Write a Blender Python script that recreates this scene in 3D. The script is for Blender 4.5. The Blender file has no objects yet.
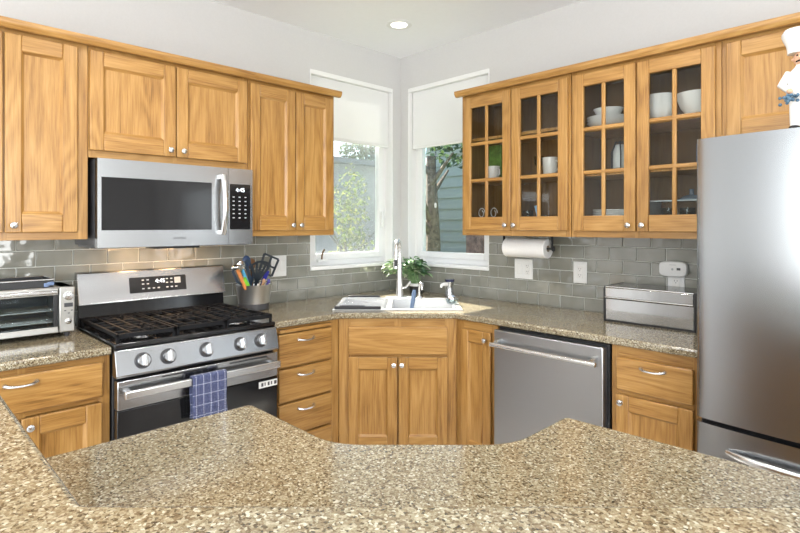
import bpy, bmesh, math, random
from mathutils import Vector, Matrix, noise
PI = math.pi
random.seed(7)
sc = bpy.context.scene
COL = sc.collection

# ------------------------------------------------------------------ camera, world, sun, room light, exposure
cam_d = bpy.data.cameras.new('camera'); cam = bpy.data.objects.new('camera', cam_d); COL.objects.link(cam)
cam.location = (3.0425, -2.9602, 1.4176)
cam.rotation_euler = (PI/2, 0, math.radians(45.15))
cam_d.sensor_width = 36; cam_d.lens = 531.12/800*36
cam_d.shift_x = -6.48/800; cam_d.shift_y = -(266.5-224.67)/800
cam_d.clip_start = 0.05
sc.camera = cam

sc.view_settings.view_transform = 'Standard'; sc.view_settings.look = 'None'
sc.view_settings.gamma = 1; sc.view_settings.exposure = 0.13
sc.view_settings.use_curve_mapping = False
sc.cycles.use_denoising = True
sc.cycles.max_bounces = 9; sc.cycles.transparent_max_bounces = 12
sc.cycles.caustics_reflective = False; sc.cycles.caustics_refractive = False
sc.cycles.sample_clamp_indirect = 6

w = bpy.data.worlds.new('sky'); sc.world = w; w.use_nodes = True
nt = w.node_tree; nt.nodes.clear()
sky = nt.nodes.new('ShaderNodeTexSky'); sky.sky_type = 'NISHITA'; sky.sun_disc = False
sky.sun_elevation = math.radians(43); sky.sun_rotation = math.radians(-84); sky.altitude = 50
bg = nt.nodes.new('ShaderNodeBackground'); bg.inputs[1].default_value = 0.34
wo = nt.nodes.new('ShaderNodeOutputWorld')
nt.links.new(sky.outputs[0], bg.inputs[0]); nt.links.new(bg.outputs[0], wo.inputs[0])

def light(name, kind, loc, power, color=(1,1,1), **kw):
    d = bpy.data.lights.new(name, kind); d.energy = power; d.color = color
    for k, v in kw.items():
        if k not in ('aim',): setattr(d, k, v)
    o = bpy.data.objects.new(name, d); COL.objects.link(o); o.location = loc
    if 'aim' in kw:
        o.rotation_euler = Vector(kw['aim']).to_track_quat('-Z', 'Y').to_euler()
    return o
light('sun', 'SUN', (-5, 0, 8), 32.0, (1, .93, .84), angle=math.radians(.6), aim=(1, -.11, -.94))
# fill lamps added behind the camera, standing in for daylight at unseen windows
light('window_daylight', 'AREA', (5.93, -3.2, 1.45), 150, (.97, .985, 1), shape='RECTANGLE', size=3.2, size_y=2.1, aim=(-1, .1, 0))
light('window_daylight', 'AREA', (3.2, -5.93, 1.45), 150, (.97, .985, 1), shape='RECTANGLE', size=3.2, size_y=2.1, aim=(-.1, 1, 0))
CANS = [(.51, -.51), (1.15, -2.15), (2.15, -1.15), (2.9, -4.0), (4.0, -1.4), (1.3, -4.4), (4.3, -4.3)]

# ------------------------------------------------------------------ helpers
def Rz(a): return Matrix.Rotation(a, 3, 'Z')
L90 = PI/2; D45 = PI/4     # frames of the left wall and of the diagonal corner
OFF = {}
class MB:
    def __init__(s): s.v = []; s.f = []; s.m = []
    def add(s, vs, fs, m=0):
        b = len(s.v); s.v += [Vector(v) for v in vs]
        s.f += [tuple(i+b for i in f) for f in fs]; s.m += [m]*len(fs); return s
    def box(s, x0, x1, y0, y1, z0, z1, m=0, M=None):
        x0, x1 = sorted((x0, x1)); y0, y1 = sorted((y0, y1)); z0, z1 = sorted((z0, z1))
        vs = [Vector(p) for p in ((x0,y0,z0),(x1,y0,z0),(x1,y1,z0),(x0,y1,z0),(x0,y0,z1),(x1,y0,z1),(x1,y1,z1),(x0,y1,z1))]
        if M is not None: vs = [M @ v for v in vs]
        return s.add(vs, [(0,3,2,1),(4,5,6,7),(0,1,5,4),(1,2,6,5),(2,3,7,6),(3,0,4,7)], m)
    def prism(s, pts, lo, hi, axis='z', m=0, M=None):
        n = len(pts)
        A = sum(pts[i][0]*pts[(i+1) % n][1]-pts[(i+1) % n][0]*pts[i][1] for i in range(n))
        if A < 0: pts = pts[::-1]
        def P(a, b, c): return Vector({'z': (a,b,c), 'x': (c,a,b), 'y': (b,c,a)}[axis])
        vs = [P(a,b,lo) for a,b in pts]+[P(a,b,hi) for a,b in pts]
        if M is not None: vs = [M @ v for v in vs]
        fs = [tuple(range(n))[::-1], tuple(range(n, 2*n))]+[(i,(i+1)%n,n+(i+1)%n,n+i) for i in range(n)]
        return s.add(vs, fs, m)
    def lathe(s, prof, c=(0,0,0), n=24, m=0, M=None, sx=1, sy=1):
        vs = []; fs = []
        for r, z in prof:
            for k in range(n):
                a = 2*PI*k/n; vs.append(Vector((r*math.cos(a)*sx, r*math.sin(a)*sy, z)))
        for j in range(len(prof)-1):
            for k in range(n):
                a = j*n+k; b = j*n+(k+1) % n
                fs.append((a, b, b+n, a+n))
        if prof[0][0] > 1e-5: fs.append(tuple(range(n))[::-1])
        if prof[-1][0] > 1e-5: fs.append(tuple((len(prof)-1)*n+k for k in range(n)))
        if M is not None: vs = [M @ v for v in vs]
        c = Vector(c); vs = [v+c for v in vs]
        return s.add(vs, fs, m)
    def cyl(s, a, b, r, n=16, m=0, r2=None):
        return s.tube([a, b], [r, r if r2 is None else r2], n, m)
    def tube(s, pts, r, n=10, m=0, flat=None, closed=False):
        pts = [Vector(p) for p in pts]; N = len(pts)
        rs = r if isinstance(r, (list, tuple)) else [r]*N
        vs = []; up = None
        for i, p in enumerate(pts):
            if closed: t = pts[(i+1) % N]-pts[i-1]
            else: t = pts[min(i+1, N-1)]-pts[max(i-1, 0)]
            t.normalize()
            if up is None:
                up = Vector((0,0,1)) if abs(t.z) < .9 else Vector((0,1,0))
                if flat is not None: up = Vector(flat[0])
            a = t.cross(up)
            if a.length < 1e-4: a = t.cross(Vector((1,.3,0)))
            a.normalize(); u = a.cross(t).normalized(); up = u
            for k in range(n):
                q = 2*PI*k/n
                ka, ku = (1, 1) if flat is None else (flat[1], flat[2])
                vs.append(p+a*math.cos(q)*rs[i]*ka+u*math.sin(q)*rs[i]*ku)
        fs = []
        for i in range(N if closed else N-1):
            j = (i+1) % N
            for k in range(n):
                fs.append((i*n+k, i*n+(k+1) % n, j*n+(k+1) % n, j*n+k))
        if not closed: fs += [tuple(range(n))[::-1], tuple((N-1)*n+k for k in range(n))]
        return s.add(vs, fs, m)
    def ball(s, c, r, sx=1, sy=1, sz=1, n=16, m=0, M=None):
        prof = [(max(1e-6, r*math.sin(PI*i/10)), -r*math.cos(PI*i/10)*sz) for i in range(11)]
        return s.lathe(prof, c, n, m, M, sx, sy)
    def quad(s, a, b, c, d, m=0): return s.add([a,b,c,d], [(0,1,2,3)], m)
    def build(s, name, mats, parent=None, ang=0, base=None, bevel=0, seg=2, smooth=True, sharp=35):
        if parent is not None: base = OFF[parent.name]
        if base is None:
            xs = [v.x for v in s.v]; ys = [v.y for v in s.v]; zs = [v.z for v in s.v]
            base = Vector(((min(xs)+max(xs))/2, (min(ys)+max(ys))/2, min(zs)))
        base = Vector(base)
        me = bpy.data.meshes.new(name)
        me.from_pydata([v-base for v in s.v], [], s.f)
        mats = mats if isinstance(mats, (list, tuple)) else [mats]
        for mt in mats: me.materials.append(mt)
        me.polygons.foreach_set('material_index', s.m)
        bm = bmesh.new(); bm.from_mesh(me); bmesh.ops.recalc_face_normals(bm, faces=bm.faces); bm.to_mesh(me); bm.free()
        if smooth:
            me.polygons.foreach_set('use_smooth', [True]*len(me.polygons)); me.set_sharp_from_angle(angle=math.radians(sharp))
        me.update()
        o = bpy.data.objects.new(name, me); COL.objects.link(o)
        if parent is not None: o.parent = parent
        else: o.location = Rz(ang) @ base; o.rotation_euler = (0, 0, ang)
        OFF[o.name] = base
        if bevel:
            b = o.modifiers.new('bevel', 'BEVEL'); b.width = bevel; b.segments = seg; b.limit_method = 'ANGLE'; b.angle_limit = math.radians(40)
            b.harden_normals = False
        return o
def thing(name, label, cat, base, ang=0, group=None):
    o = bpy.data.objects.new(name, None); COL.objects.link(o); o.empty_display_size = .1
    o.location = Rz(ang) @ Vector(base); o.rotation_euler = (0, 0, ang)
    OFF[o.name] = Vector(base); return tag(o, label, cat, group)
def tag(o, label, cat, group=None):
    o['label'] = label; o['category'] = cat
    if group: o['group'] = group
    return o
def struct(o, label=None):
    o['kind'] = 'structure'
    if label: o['label'] = label
    return o
def stuff(o): o['kind'] = 'stuff'; return o
def dup(root, loc, rz, label, group=None):
    r = root.copy(); COL.objects.link(r); r.location = loc; r.rotation_euler = (0, 0, rz); r['label'] = label
    if group: r['group'] = group
    OFF[r.name] = OFF[root.name]
    for ch in list(root.children):
        c = ch.copy(); COL.objects.link(c); c.parent = r
        for g in ch.children:
            d = g.copy(); COL.objects.link(d); d.parent = c
    return r

# ------------------------------------------------------------------ materials
class NT:
    def __init__(s, name):
        s.mat = bpy.data.materials.new(name); s.mat.use_nodes = True
        s.t = s.mat.node_tree; s.p = s.t.nodes['Principled BSDF']; s.out = s.t.nodes['Material Output']
    def n(s, typ, **kw):
        nd = s.t.nodes.new('ShaderNode'+typ)
        for k, v in kw.items():
            if k in nd.inputs.keys() or isinstance(k, int): nd.inputs[k].default_value = v
            else: setattr(nd, k, v)
        return nd
    def l(s, a, b): s.t.links.new(a, b)
    def ramp(s, fac, stops, interp='LINEAR'):
        r = s.n('ValToRGB'); r.color_ramp.interpolation = interp
        e = r.color_ramp.elements
        while len(e) < len(stops): e.new(.5)
        for i, (p, c) in enumerate(stops): e[i].position = p; e[i].color = tuple(c)+(1,)
        s.l(fac, r.inputs[0]); return r.outputs[0]
    def set(s, **kw):
        for k, v in kw.items(): s.p.inputs[k.replace('_', ' ')].default_value = v
        return s
    def bump(s, h, strength, dist=.002):
        b = s.n('Bump'); b.inputs['Strength'].default_value = strength; b.inputs['Distance'].default_value = dist
        s.l(h, b.inputs['Height']); s.l(b.outputs[0], s.p.inputs['Normal'])
def C(r, g, b): return (r, g, b, 1)
def srgb(r, g, b):
    f = lambda c: (c/255/12.92) if c <= 10 else ((c/255+.055)/1.055)**2.4
    return (f(r), f(g), f(b), 1)
def plain(name, col, rough=.5, metal=0, spec=.5, var=.06, vscale=30, bump=0, coat=0):
    m = NT(name); m.set(Roughness=rough, Metallic=metal)
    m.p.inputs['Specular IOR Level'].default_value = spec; m.p.inputs['Coat Weight'].default_value = coat
    tc = m.n('TexCoord'); nz = m.n('TexNoise', Scale=vscale, Detail=3.0)
    m.l(tc.outputs['Object'], nz.inputs['Vector'])
    a = tuple(c*(1-var) for c in col[:3]); b = tuple(min(1, c*(1+var)) for c in col[:3])
    m.l(m.ramp(nz.outputs[0], [(.3, a), (.7, b)]), m.p.inputs['Base Color'])
    if bump: m.bump(nz.outputs[0], bump, .003)
    return m.mat
def oak(name, grain, tone=1.0):
    m = NT(name); m.set(Roughness=.36); m.p.inputs['Coat Weight'].default_value = .25; m.p.inputs['Coat Roughness'].default_value = .22
    tc = m.n('TexCoord'); oi = m.n('ObjectInfo')
    mul = m.n('Math', operation='MULTIPLY'); m.l(oi.outputs['Random'], mul.inputs[0]); mul.inputs[1].default_value = 9.0
    add = m.n('VectorMath', operation='ADD'); m.l(tc.outputs['Object'], add.inputs[0]); m.l(mul.outputs[0], add.inputs[1])
    def mp(al, ac):
        q = m.n('Mapping'); q.inputs['Scale'].default_value = (ac, ac, al) if grain == 'z' else (al, ac, ac)
        m.l(add.outputs[0], q.inputs[0]); return q.outputs[0]
    n1 = m.n('TexNoise', Scale=1.0, Detail=1.5, Distortion=.4); m.l(mp(.9, 7.5), n1.inputs['Vector'])
    rg = m.n('Math', operation='MULTIPLY'); m.l(n1.outputs[0], rg.inputs[0]); rg.inputs[1].default_value = 62.0
    sn = m.n('Math', operation='SINE'); m.l(rg.outputs[0], sn.inputs[0])
    n2 = m.n('TexNoise', Scale=1.0, Detail=4.0, Roughness=.65); m.l(mp(7, 190), n2.inputs['Vector'])
    n3 = m.n('TexNoise', Scale=1.0, Detail=2.0); m.l(mp(1.2, 12), n3.inputs['Vector'])
    def mix(a, b, f):
        q = m.n('Mix'); q.data_type = 'FLOAT'; q.inputs[0].default_value = f
        m.l(a, q.inputs[2]); m.l(b, q.inputs[3]); return q.outputs[0]
    mr = m.n('MapRange'); m.l(sn.outputs[0], mr.inputs[0]); mr.inputs[1].default_value = -1; mr.inputs[2].default_value = 1
    f = mix(mr.outputs[0], n2.outputs[0], .84); f = mix(f, n3.outputs[0], .30)
    t = tone
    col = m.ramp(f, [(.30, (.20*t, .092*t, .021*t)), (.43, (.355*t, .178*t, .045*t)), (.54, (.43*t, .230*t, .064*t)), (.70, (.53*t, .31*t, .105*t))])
    m.l(col, m.p.inputs['Base Color']); m.bump(f, .08, .001)
    return m.mat
OV = oak('oak_vertical', 'z'); OH = oak('oak_horizontal', 'x'); OI = oak('oak_interior', 'z', .36)  # interior oak is darkened to carry the shade inside the glass cabinets

def quartz():
    m = NT('speckled_quartz'); m.set(Roughness=.12); m.p.inputs['Specular IOR Level'].default_value = .8
    tc = m.n('TexCoord')
    nz = m.n('TexNoise', Scale=90.0, Detail=2.0); m.l(tc.outputs['Object'], nz.inputs['Vector'])
    wv = m.n('VectorMath', operation='SCALE'); m.l(nz.outputs[1], wv.inputs[0]); wv.inputs['Scale'].default_value = .006
    ad = m.n('VectorMath', operation='ADD'); m.l(tc.outputs['Object'], ad.inputs[0]); m.l(wv.outputs[0], ad.inputs[1])
    v1 = m.n('TexVoronoi', Scale=250.0); m.l(ad.outputs[0], v1.inputs['Vector'])
    v2 = m.n('TexVoronoi', Scale=470.0); m.l(ad.outputs[0], v2.inputs['Vector'])
    s1 = m.n('SeparateColor'); m.l(v1.outputs['Color'], s1.inputs[0])
    s2 = m.n('SeparateColor'); m.l(v2.outputs['Color'], s2.inputs[0])
    c1 = m.ramp(s1.outputs[0], [(0, (.05,.034,.017)), (.12, (.15,.106,.06)), (.28, (.26,.205,.125)), (.56, (.335,.29,.19)), (.80, (.46,.42,.30)), (.94, (.66,.63,.50))], 'CONSTANT')
    c2 = m.ramp(s2.outputs[0], [(0, (.05,.035,.018)), (.22, (.19,.145,.08)), (.6, (.32,.265,.165)), (.90, (.56,.51,.38))], 'CONSTANT')
    mx = m.n('Mix'); mx.data_type = 'RGBA'; mx.inputs[0].default_value = .30
    m.l(c1, mx.inputs[6]); m.l(c2, mx.inputs[7]); m.l(mx.outputs[2], m.p.inputs['Base Color'])
    return m.mat
QZ = quartz()

def steel(name, col=(.44,.448,.456), rough=.24, axis=0, streak=.012):
    m = NT(name); m.set(Metallic=1.0)
    m.p.inputs['Anisotropic'].default_value = .5
    tc = m.n('TexCoord'); q = m.n('Mapping'); sc_ = [900, 900, 900]; sc_[axis] = 9; q.inputs['Scale'].default_value = sc_
    m.l(tc.outputs['Object'], q.inputs[0]); nz = m.n('TexNoise', Scale=1.0, Detail=3.0); m.l(q.outputs[0], nz.inputs['Vector'])
    a = tuple(c*(1-streak) for c in col); b = tuple(c*(1+streak) for c in col)
    m.l(m.ramp(nz.outputs[0], [(.3, a), (.7, b)]), m.p.inputs['Base Color'])
    r = m.n('MapRange'); m.l(nz.outputs[0], r.inputs[0]); r.inputs[3].default_value = rough*.93; r.inputs[4].default_value = rough*1.07
    m.l(r.outputs[0], m.p.inputs['Roughness'])
    return m.mat
SS = steel('brushed_steel'); SSV = steel('brushed_steel_vertical', axis=2); CHR = steel('satin_nickel', (.70,.71,.71), .24)
SSD = steel('dishwasher_steel', (.46,.475,.49), .32)
def glassy(name, tint=(.96,.98,.97), gloss=.08, rough=.02):
    m = NT(name); t = m.t; t.nodes.remove(m.p)
    tr = m.n('BsdfTransparent'); tr.inputs[0].default_value = tuple(tint)+(1,)
    gl = m.n('BsdfGlossy'); gl.inputs['Roughness'].default_value = rough
    lw = m.n('LayerWeight'); lw.inputs['Blend'].default_value = .5; pw = m.n('Math', operation='POWER'); m.l(lw.outputs['Facing'], pw.inputs[0]); pw.inputs[1].default_value = 5.0
    fr = m.n('MapRange'); m.l(pw.outputs[0], fr.inputs[0]); fr.inputs[3].default_value = .022; fr.inputs[4].default_value = 1.0; mx = m.n('MixShader')
    m.l(fr.outputs[0], mx.inputs[0]); m.l(tr.outputs[0], mx.inputs[1]); m.l(gl.outputs[0], mx.inputs[2]); m.l(mx.outputs[0], m.out.inputs[0])
    return m.mat
GL = glassy('window_glass'); GLC = glassy('cabinet_glass', (.93,.94,.93)); GLW = glassy('clear_glassware', (.80,.84,.85))
def screen_mat():
    m = NT('insect_screen'); t = m.t; t.nodes.remove(m.p)
    tr = m.n('BsdfTransparent'); df = m.n('BsdfDiffuse'); df.inputs[0].default_value = (.62,.62,.65,1)
    mx = m.n('MixShader'); mx.inputs[0].default_value = .22
    m.l(tr.outputs[0], mx.inputs[1]); m.l(df.outputs[0], mx.inputs[2]); m.l(mx.outputs[0], m.out.inputs[0]); return m.mat
SCR = screen_mat()
def shade_mat():
    m = NT('shade_fabric'); t = m.t; t.nodes.remove(m.p)
    df = m.n('BsdfDiffuse'); tl = m.n('BsdfTranslucent'); mx = m.n('MixShader'); mx.inputs[0].default_value = .13
    tc = m.n('TexCoord'); nz = m.n('TexNoise', Scale=260.0); m.l(tc.outputs['Object'], nz.inputs['Vector'])
    c = m.ramp(nz.outputs[0], [(.3, (.86,.86,.85)), (.7, (.92,.92,.91))])
    m.l(c, df.inputs[0]); m.l(c, tl.inputs[0])
    m.l(df.outputs[0], mx.inputs[1]); m.l(tl.outputs[0], mx.inputs[2]); m.l(mx.outputs[0], m.out.inputs[0]); return m.mat
SHD = shade_mat()
def tile_mat():
    m = NT('glass_subway_tile'); m.set(Roughness=.06); m.p.inputs['Specular IOR Level'].default_value = .8; m.p.inputs['Coat Weight'].default_value = .5; m.p.inputs['Coat Roughness'].default_value = .03
    tc = m.n('TexCoord'); nz = m.n('TexNoise', Scale=9.0, Detail=1.0); m.l(tc.outputs['Object'], nz.inputs['Vector'])
    m.l(m.ramp(nz.outputs[0], [(.3, (.235,.232,.195)), (.7, (.29,.287,.245))]), m.p.inputs['Base Color'])
    n2 = m.n('TexNoise', Scale=14.0, Detail=1.0); m.l(tc.outputs['Object'], n2.inputs['Vector']); m.bump(n2.outputs[0], .55, .008); return m.mat
TILE = tile_mat()
GROUT = plain('grout', C(.66,.66,.61), .8)
WALLM = plain('wall_paint', C(.615,.608,.595), .75, var=.015, bump=.03, vscale=90)
CEILM = plain('ceiling_paint', C(.94,.945,.955), .85, var=.01)
WHT = plain('white_trim_paint', C(.84,.84,.82), .35, var=.01)
VINYL = plain('white_vinyl', C(.82,.82,.81), .3, var=.01)
WPL = plain('white_plastic', C(.82,.82,.80), .3, var=.01)
ENAM = plain('white_enamel', C(.86,.85,.82), .12, var=.01, coat=.5)
BLK = plain('black_gloss', C(.012,.012,.013), .10, var=.05)
BLKM = plain('black_matte', C(.02,.02,.021), .45, var=.1)
IRON = plain('cast_iron', C(.012,.0125,.014), .55, spec=.15, var=.2, bump=.1, vscale=200)
DGRY = plain('dark_grey_plastic', C(.06,.06,.065), .4)
LGRY = plain('display_grey', C(.45,.47,.48), .4)
CER = plain('white_ceramic', C(.78,.79,.78), .15, var=.01)
def emis(name, col, s):
    m = NT(name); m.set(Roughness=.5); m.p.inputs['Base Color'].default_value = tuple(col)+(1,)
    m.p.inputs['Emission Color'].default_value = tuple(col)+(1,); m.p.inputs['Emission Strength'].default_value = s; return m.mat
def floor_mat():
    m = NT('stone_tile_floor'); m.set(Roughness=.35)
    tc = m.n('TexCoord'); b = m.n('TexBrick', Scale=1.0); b.inputs['Brick Width'].default_value = .6; b.inputs['Row Height'].default_value = .3
    b.inputs['Mortar Size'].default_value = .002; b.inputs['Color1'].default_value = C(.58,.56,.53); b.inputs['Color2'].default_value = C(.64,.62,.59); b.inputs['Mortar'].default_value = C(.3,.28,.25)
    m.l(tc.outputs['Object'], b.inputs['Vector']); m.l(b.outputs[0], m.p.inputs['Base Color']); return m.mat
FLR = floor_mat()

# ------------------------------------------------------------------ room shell
H = 2.745; RX = 6.0; RY = -6.0; WT = .14
def wall_open(name, plane, a0, a1, holes, out, mat=WALLM):
    """wall along an axis with rectangular holes; plane='x' or 'y'; out = (face, outer) coordinates"""
    mb = MB(); f, g = out
    def bx(u0, u1, z0, z1):
        if u1-u0 < 1e-4 or z1-z0 < 1e-4: return
        if plane == 'x': mb.box(f, g, u0, u1, z0, z1)
        else: mb.box(u0, u1, f, g, z0, z1)
    cur = a0
    for (u0, u1, z0, z1) in holes:
        bx(cur, u0, 0, H); bx(u0, u1, 0, z0); bx(u0, u1, z1, H); cur = u1
    bx(cur, a1, 0, H)
    return struct(mb.build(name, mat, smooth=False))
LW = (-.865, -.09, 1.125, 2.485)      # left window opening (world y), right window the same in x
RW = (.088, .868, 1.125, 2.485)
wall_open('wall_left', 'x', RY-WT, WT, [LW], (0, -WT))
wall_open('wall_right', 'y', 0, RX+WT, [RW], (0, WT))
wall_open('wall_rear', 'y', 0, RX+WT, [(1.6, 4.8, .4, 2.5)], (RY, RY-WT))
wall_open('wall_far_right', 'x', RY, 0, [(-4.8, -1.6, .4, 2.5)], (RX, RX+WT))
struct(MB().box(-WT, RX+WT, RY-WT, WT, -.1, 0).build('floor', FLR))
struct(MB().box(-WT, RX+WT, RY-WT, WT, H, H+.12).build('ceiling', CEILM))
# unseen windows added behind the camera to bring in fill light: frame and mullions
for i, (pl, c0, c1, face) in enumerate((('y', 1.6, 4.8, RY), ('x', -4.8, -1.6, RX))):
    mb = MB()
    def bb(u0, u1, z0, z1, d0=.04, d1=.09):
        if pl == 'y': mb.box(u0, u1, face-d0, face-d1, z0, z1)
        else: mb.box(face+d0, face+d1, u0, u1, z0, z1)
    bb(c0, c1, .4, .46); bb(c0, c1, 2.44, 2.5)
    for k in range(4):
        u = c0+(c1-c0-.06)*k/3; bb(u, u+.06, .46, 2.44)
    struct(mb.build('window_%d' % (3+i), VINYL, bevel=.003))

def kitchen_window(name, ang, x0, x1, z0, z1, screen, crank):
    """wall frame: x along wall, -y into the room, +y outwards"""
    ob = MB().box(x0, x0+.045, .075, .13, z0, z1).box(x1-.045, x1, .075, .13, z0, z1).box(x0+.045, x1-.045, .075, .13, z0, z0+.04).box(x0+.045, x1-.045, .075, .13, z1-.04, z1).build(name, VINYL, ang=ang, bevel=.003)
    struct(ob)
    a, b, c, d = x0+.045, x1-.045, z0+.04, z1-.04
    MB().box(a, a+.045, .062, .105, c, d).box(b-.045, b, .062, .105, c, d).box(a+.045, b-.045, .062, .105, c, c+.045).box(a+.045, b-.045, .062, .105, d-.045, d).build('sash', VINYL, ob, bevel=.004)
    MB().box(a+.04, b-.04, .083, .089, c+.04, d-.04).build('pane', GL, ob)
    if screen:
        MB().box(a+.04, b-.04, .1, .1015, c+.04, d-.04).build('insect_screen', SCR, ob)
    # painted reveal and thin trim bead
    t = MB()
    t.box(x0-.001, x0+.008, -.004, .08, z0, z1).box(x1-.008, x1+.001, -.004, .08, z0, z1).box(x0+.008, x1-.008, -.004, .034, z1-.030, z1+.001).box(x0+.008, x1-.008, .034, .08, z1-.008, z1+.001)
    t.build('reveal', WHT, ob, bevel=.002)
    MB().box(x0-.006, x1+.006, -.022, .075, z0-.022, z0+.004).build('sill', WHT, ob, bevel=.005)
    return ob
kw1 = kitchen_window('window_1', L90, LW[0], LW[1], LW[2], LW[3], True, True)
kw2 = kitchen_window('window_2', 0, RW[0], RW[1], RW[2], RW[3], False, False)
# casement crank and latch on the left window
cr = MB(); cr.box(-.77, -.69, .035, .062, 1.155, 1.175); cr.build('crank_base', WPL, kw1, bevel=.004)
cr = MB(); cr.tube([(-.745, .03, 1.175), (-.75, .02, 1.2), (-.748, .012, 1.225), (-.735, .01, 1.243)], [.006, .006, .006, .0075], 8); cr.build('crank_handle', plain('bronze_metal', C(.20,.13,.08), .4, .7), kw1)
MB().box(-.165, -.145, .035, .062, 1.40, 1.52).build('latch', WPL, kw1, bevel=.005)
def roller(ang, x0, x1, zb, lab, chain):
    t = thing('roller_shade', lab, 'shade', ((x0+x1)/2, .04, zb), ang)
    MB().box(x0, x1, .036, .0385, zb+.02, 2.474).build('shade_fabric', SHD, t, smooth=False)
    MB().cyl((x0, .052, 2.460), (x1, .052, 2.460), .013, 16).build('roller_tube', WPL, t)
    MB().box(x0, x1, .031, .044, zb, zb+.024).build('hem_bar', WPL, t, bevel=.003)
    return t
roller(L90, -.85, -.105, 2.022, 'white roller shade half lowered in the left corner window above the casement crank', False)
sh2 = roller(0, .103, .855, 2.01, 'white roller shade half lowered in the right corner window, bead chain hanging below', True)
ch = MB()
for k in range(34): ch.ball((.33, .05, 2.005-.0125*k), .0048, n=8)
ch.build('bead_chain', DGRY, sh2)
MB().lathe([(.004,0),(.009,.008),(.009,.03),(.004,.04)], (.33, .05, 1.545), 12).build('chain_weight', WPL, sh2)

# ------------------------------------------------------------------ backsplash: real bevelled tiles on a grout bed
def backsplash(name, ang, x0, x1, cuts):
    """rows start at the worktop; cuts = window span (a,b,z)"""
    p = .0765; L = .1535; mb = MB(); g = .0045
    a, b, zc = cuts
    r = 0; z = .9125
    while z < 1.36:
        zt = min(z+p-g, 1.368); off = (r % 2)*L/2+.028
        k = math.floor((x0-off)/L)
        while off+k*L < x1:
            u0 = max(x0, off+k*L); u1 = min(x1, off+(k+1)*L-g); k += 1
            if u1-u0 < .01: continue
            segs = [(u0, u1, z, zt)]
            if zt > zc and u1 > a and u0 < b:
                segs = []
                if u0 < a-.012: segs.append((u0, a, z, zt))
                if u1 > b+.012: segs.append((b, u1, z, zt))
                if zc-z > .012: segs.append((max(u0, a), min(u1, b), z, zc))
            for s_ in segs: mb.box(s_[0], s_[1], -.011, -.002, s_[2], s_[3])
        z += p; r += 1
    o = mb.build(name, TILE, ang=ang, bevel=.0025, seg=2, base=((x0+x1)/2, 0, .9125)); struct(o)
    gm = MB(); gm.box(x0, x1, -.005, 0, .9125, zc)
    for q0, q1 in ((x0, a), (b, x1)):
        if q1-q0 > .01 and q0 < x1: gm.box(q0, q1, -.005, 0, zc, 1.368)
    gm.build('grout_bed', GROUT, o, smooth=False)
    return o
backsplash('trim_1', L90, -3.3, -.0, (LW[0]-.006, .5, 1.102))
backsplash('trim_2', 0, .012, 2.39, (-.5, RW[1]+.006, 1.102))

# ------------------------------------------------------------------ cabinets
def knob(parent, x, y, z):
    M = Matrix.Rotation(PI/2, 3, 'X')
    MB().lathe([(.007,0),(.0055,.004),(.005,.011),(.0115,.016),(.0145,.021),(.013,.026),(.006,.029),(.0005,.0295)], (x, y, z), 18, M=M).build('knob', CHR, parent)
def pull(parent, x, y, z, w=.098):
    mb = MB(); pts = []; rs = []
    for i in range(13):
        t = -1+2*i/12; pts.append((x+t*w/2, y-.006-.020*(1-t**4)*1.0, z-.004*(1-t*t))); rs.append(.0042+.0035*abs(t)**3)
    mb.tube(pts, rs, 8)
    for s in (-1, 1): mb.lathe([(.0095,0),(.009,.003),(.006,.009)], (x+s*w/2, y, z), 12, M=Matrix.Rotation(PI/2, 3, 'X'))
    mb.build('handle', CHR, parent)
def door(parent, x0, x1, z0, z1, yf, kn=None, glass=False, sw=.057, top=.067, bot=.080, th=.02):
    mb = MB()
    mb.box(x0, x0+sw, -yf, -yf+th, z0, z1, 0).box(x1-sw, x1, -yf, -yf+th, z0, z1, 0)
    mb.box(x0+sw, x1-sw, -yf+.0004, -yf+th, z0, z0+bot, 1).box(x0+sw, x1-sw, -yf+.0004, -yf+th, z1-top, z1, 1)
    o = mb.build('door', [OV, OH], parent, bevel=.0035)
    ix0, ix1, iz0, iz1 = x0+sw, x1-sw, z0+bot, z1-top
    if glass:
        m2 = MB(); c = (ix0+ix1)/2; mw = .021
        m2.box(c-mw/2, c+mw/2, -yf+.003, -yf+th-.003, iz0-.002, iz1+.002, 0)
        for k in (1, 2):
            z = iz0+(iz1-iz0)*k/3; m2.box(ix0-.002, ix1+.002, -yf+.0028, -yf+th-.0032, z-mw/2, z+mw/2, 1)
        m2.build('muntins', [OV, OH], o, bevel=.005)
        MB().box(ix0-.004, ix1+.004, -yf+th-.004, -yf+th-.001, iz0-.004, iz1+.004).build('glass_pane', GLC, o)
    else:
        # sloped bead round the recessed panel
        bd = MB(); q = .010; f0 = -yf+.0025; f1 = -yf+.0125
        A = [(ix0, iz0), (ix1, iz0), (ix1, iz1), (ix0, iz1)]; Bp = [(ix0+q, iz0+q), (ix1-q, iz0+q), (ix1-q, iz1-q), (ix0+q, iz1-q)]
        for i in range(4):
            j = (i+1) % 4
            bd.quad((A[i][0], f0, A[i][1]), (A[j][0], f0, A[j][1]), (Bp[j][0], f1, Bp[j][1]), (Bp[i][0], f1, Bp[i][1]), 1 if i % 2 == 0 else 0)
        bd.box(ix0-.004, ix1+.004, f1-.0001, -yf+th-.001, iz0-.004, iz1+.004, 0)
        bd.build('panel', [OV, OH], o, smooth=False)
    if kn: knob(o, kn[0], -yf, kn[1])
    return o
def drawer(parent, x0, x1, z0, z1, yf, handle=True, hx=None):
    o = MB().box(x0, x1, -yf, -yf+.02, z0, z1).build('drawer', OH, parent, bevel=.006, seg=3)
    if handle: pull(o, (x0+x1)/2 if hx is None else hx, -yf, z1-(z1-z0)*.22)
    return o
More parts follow.
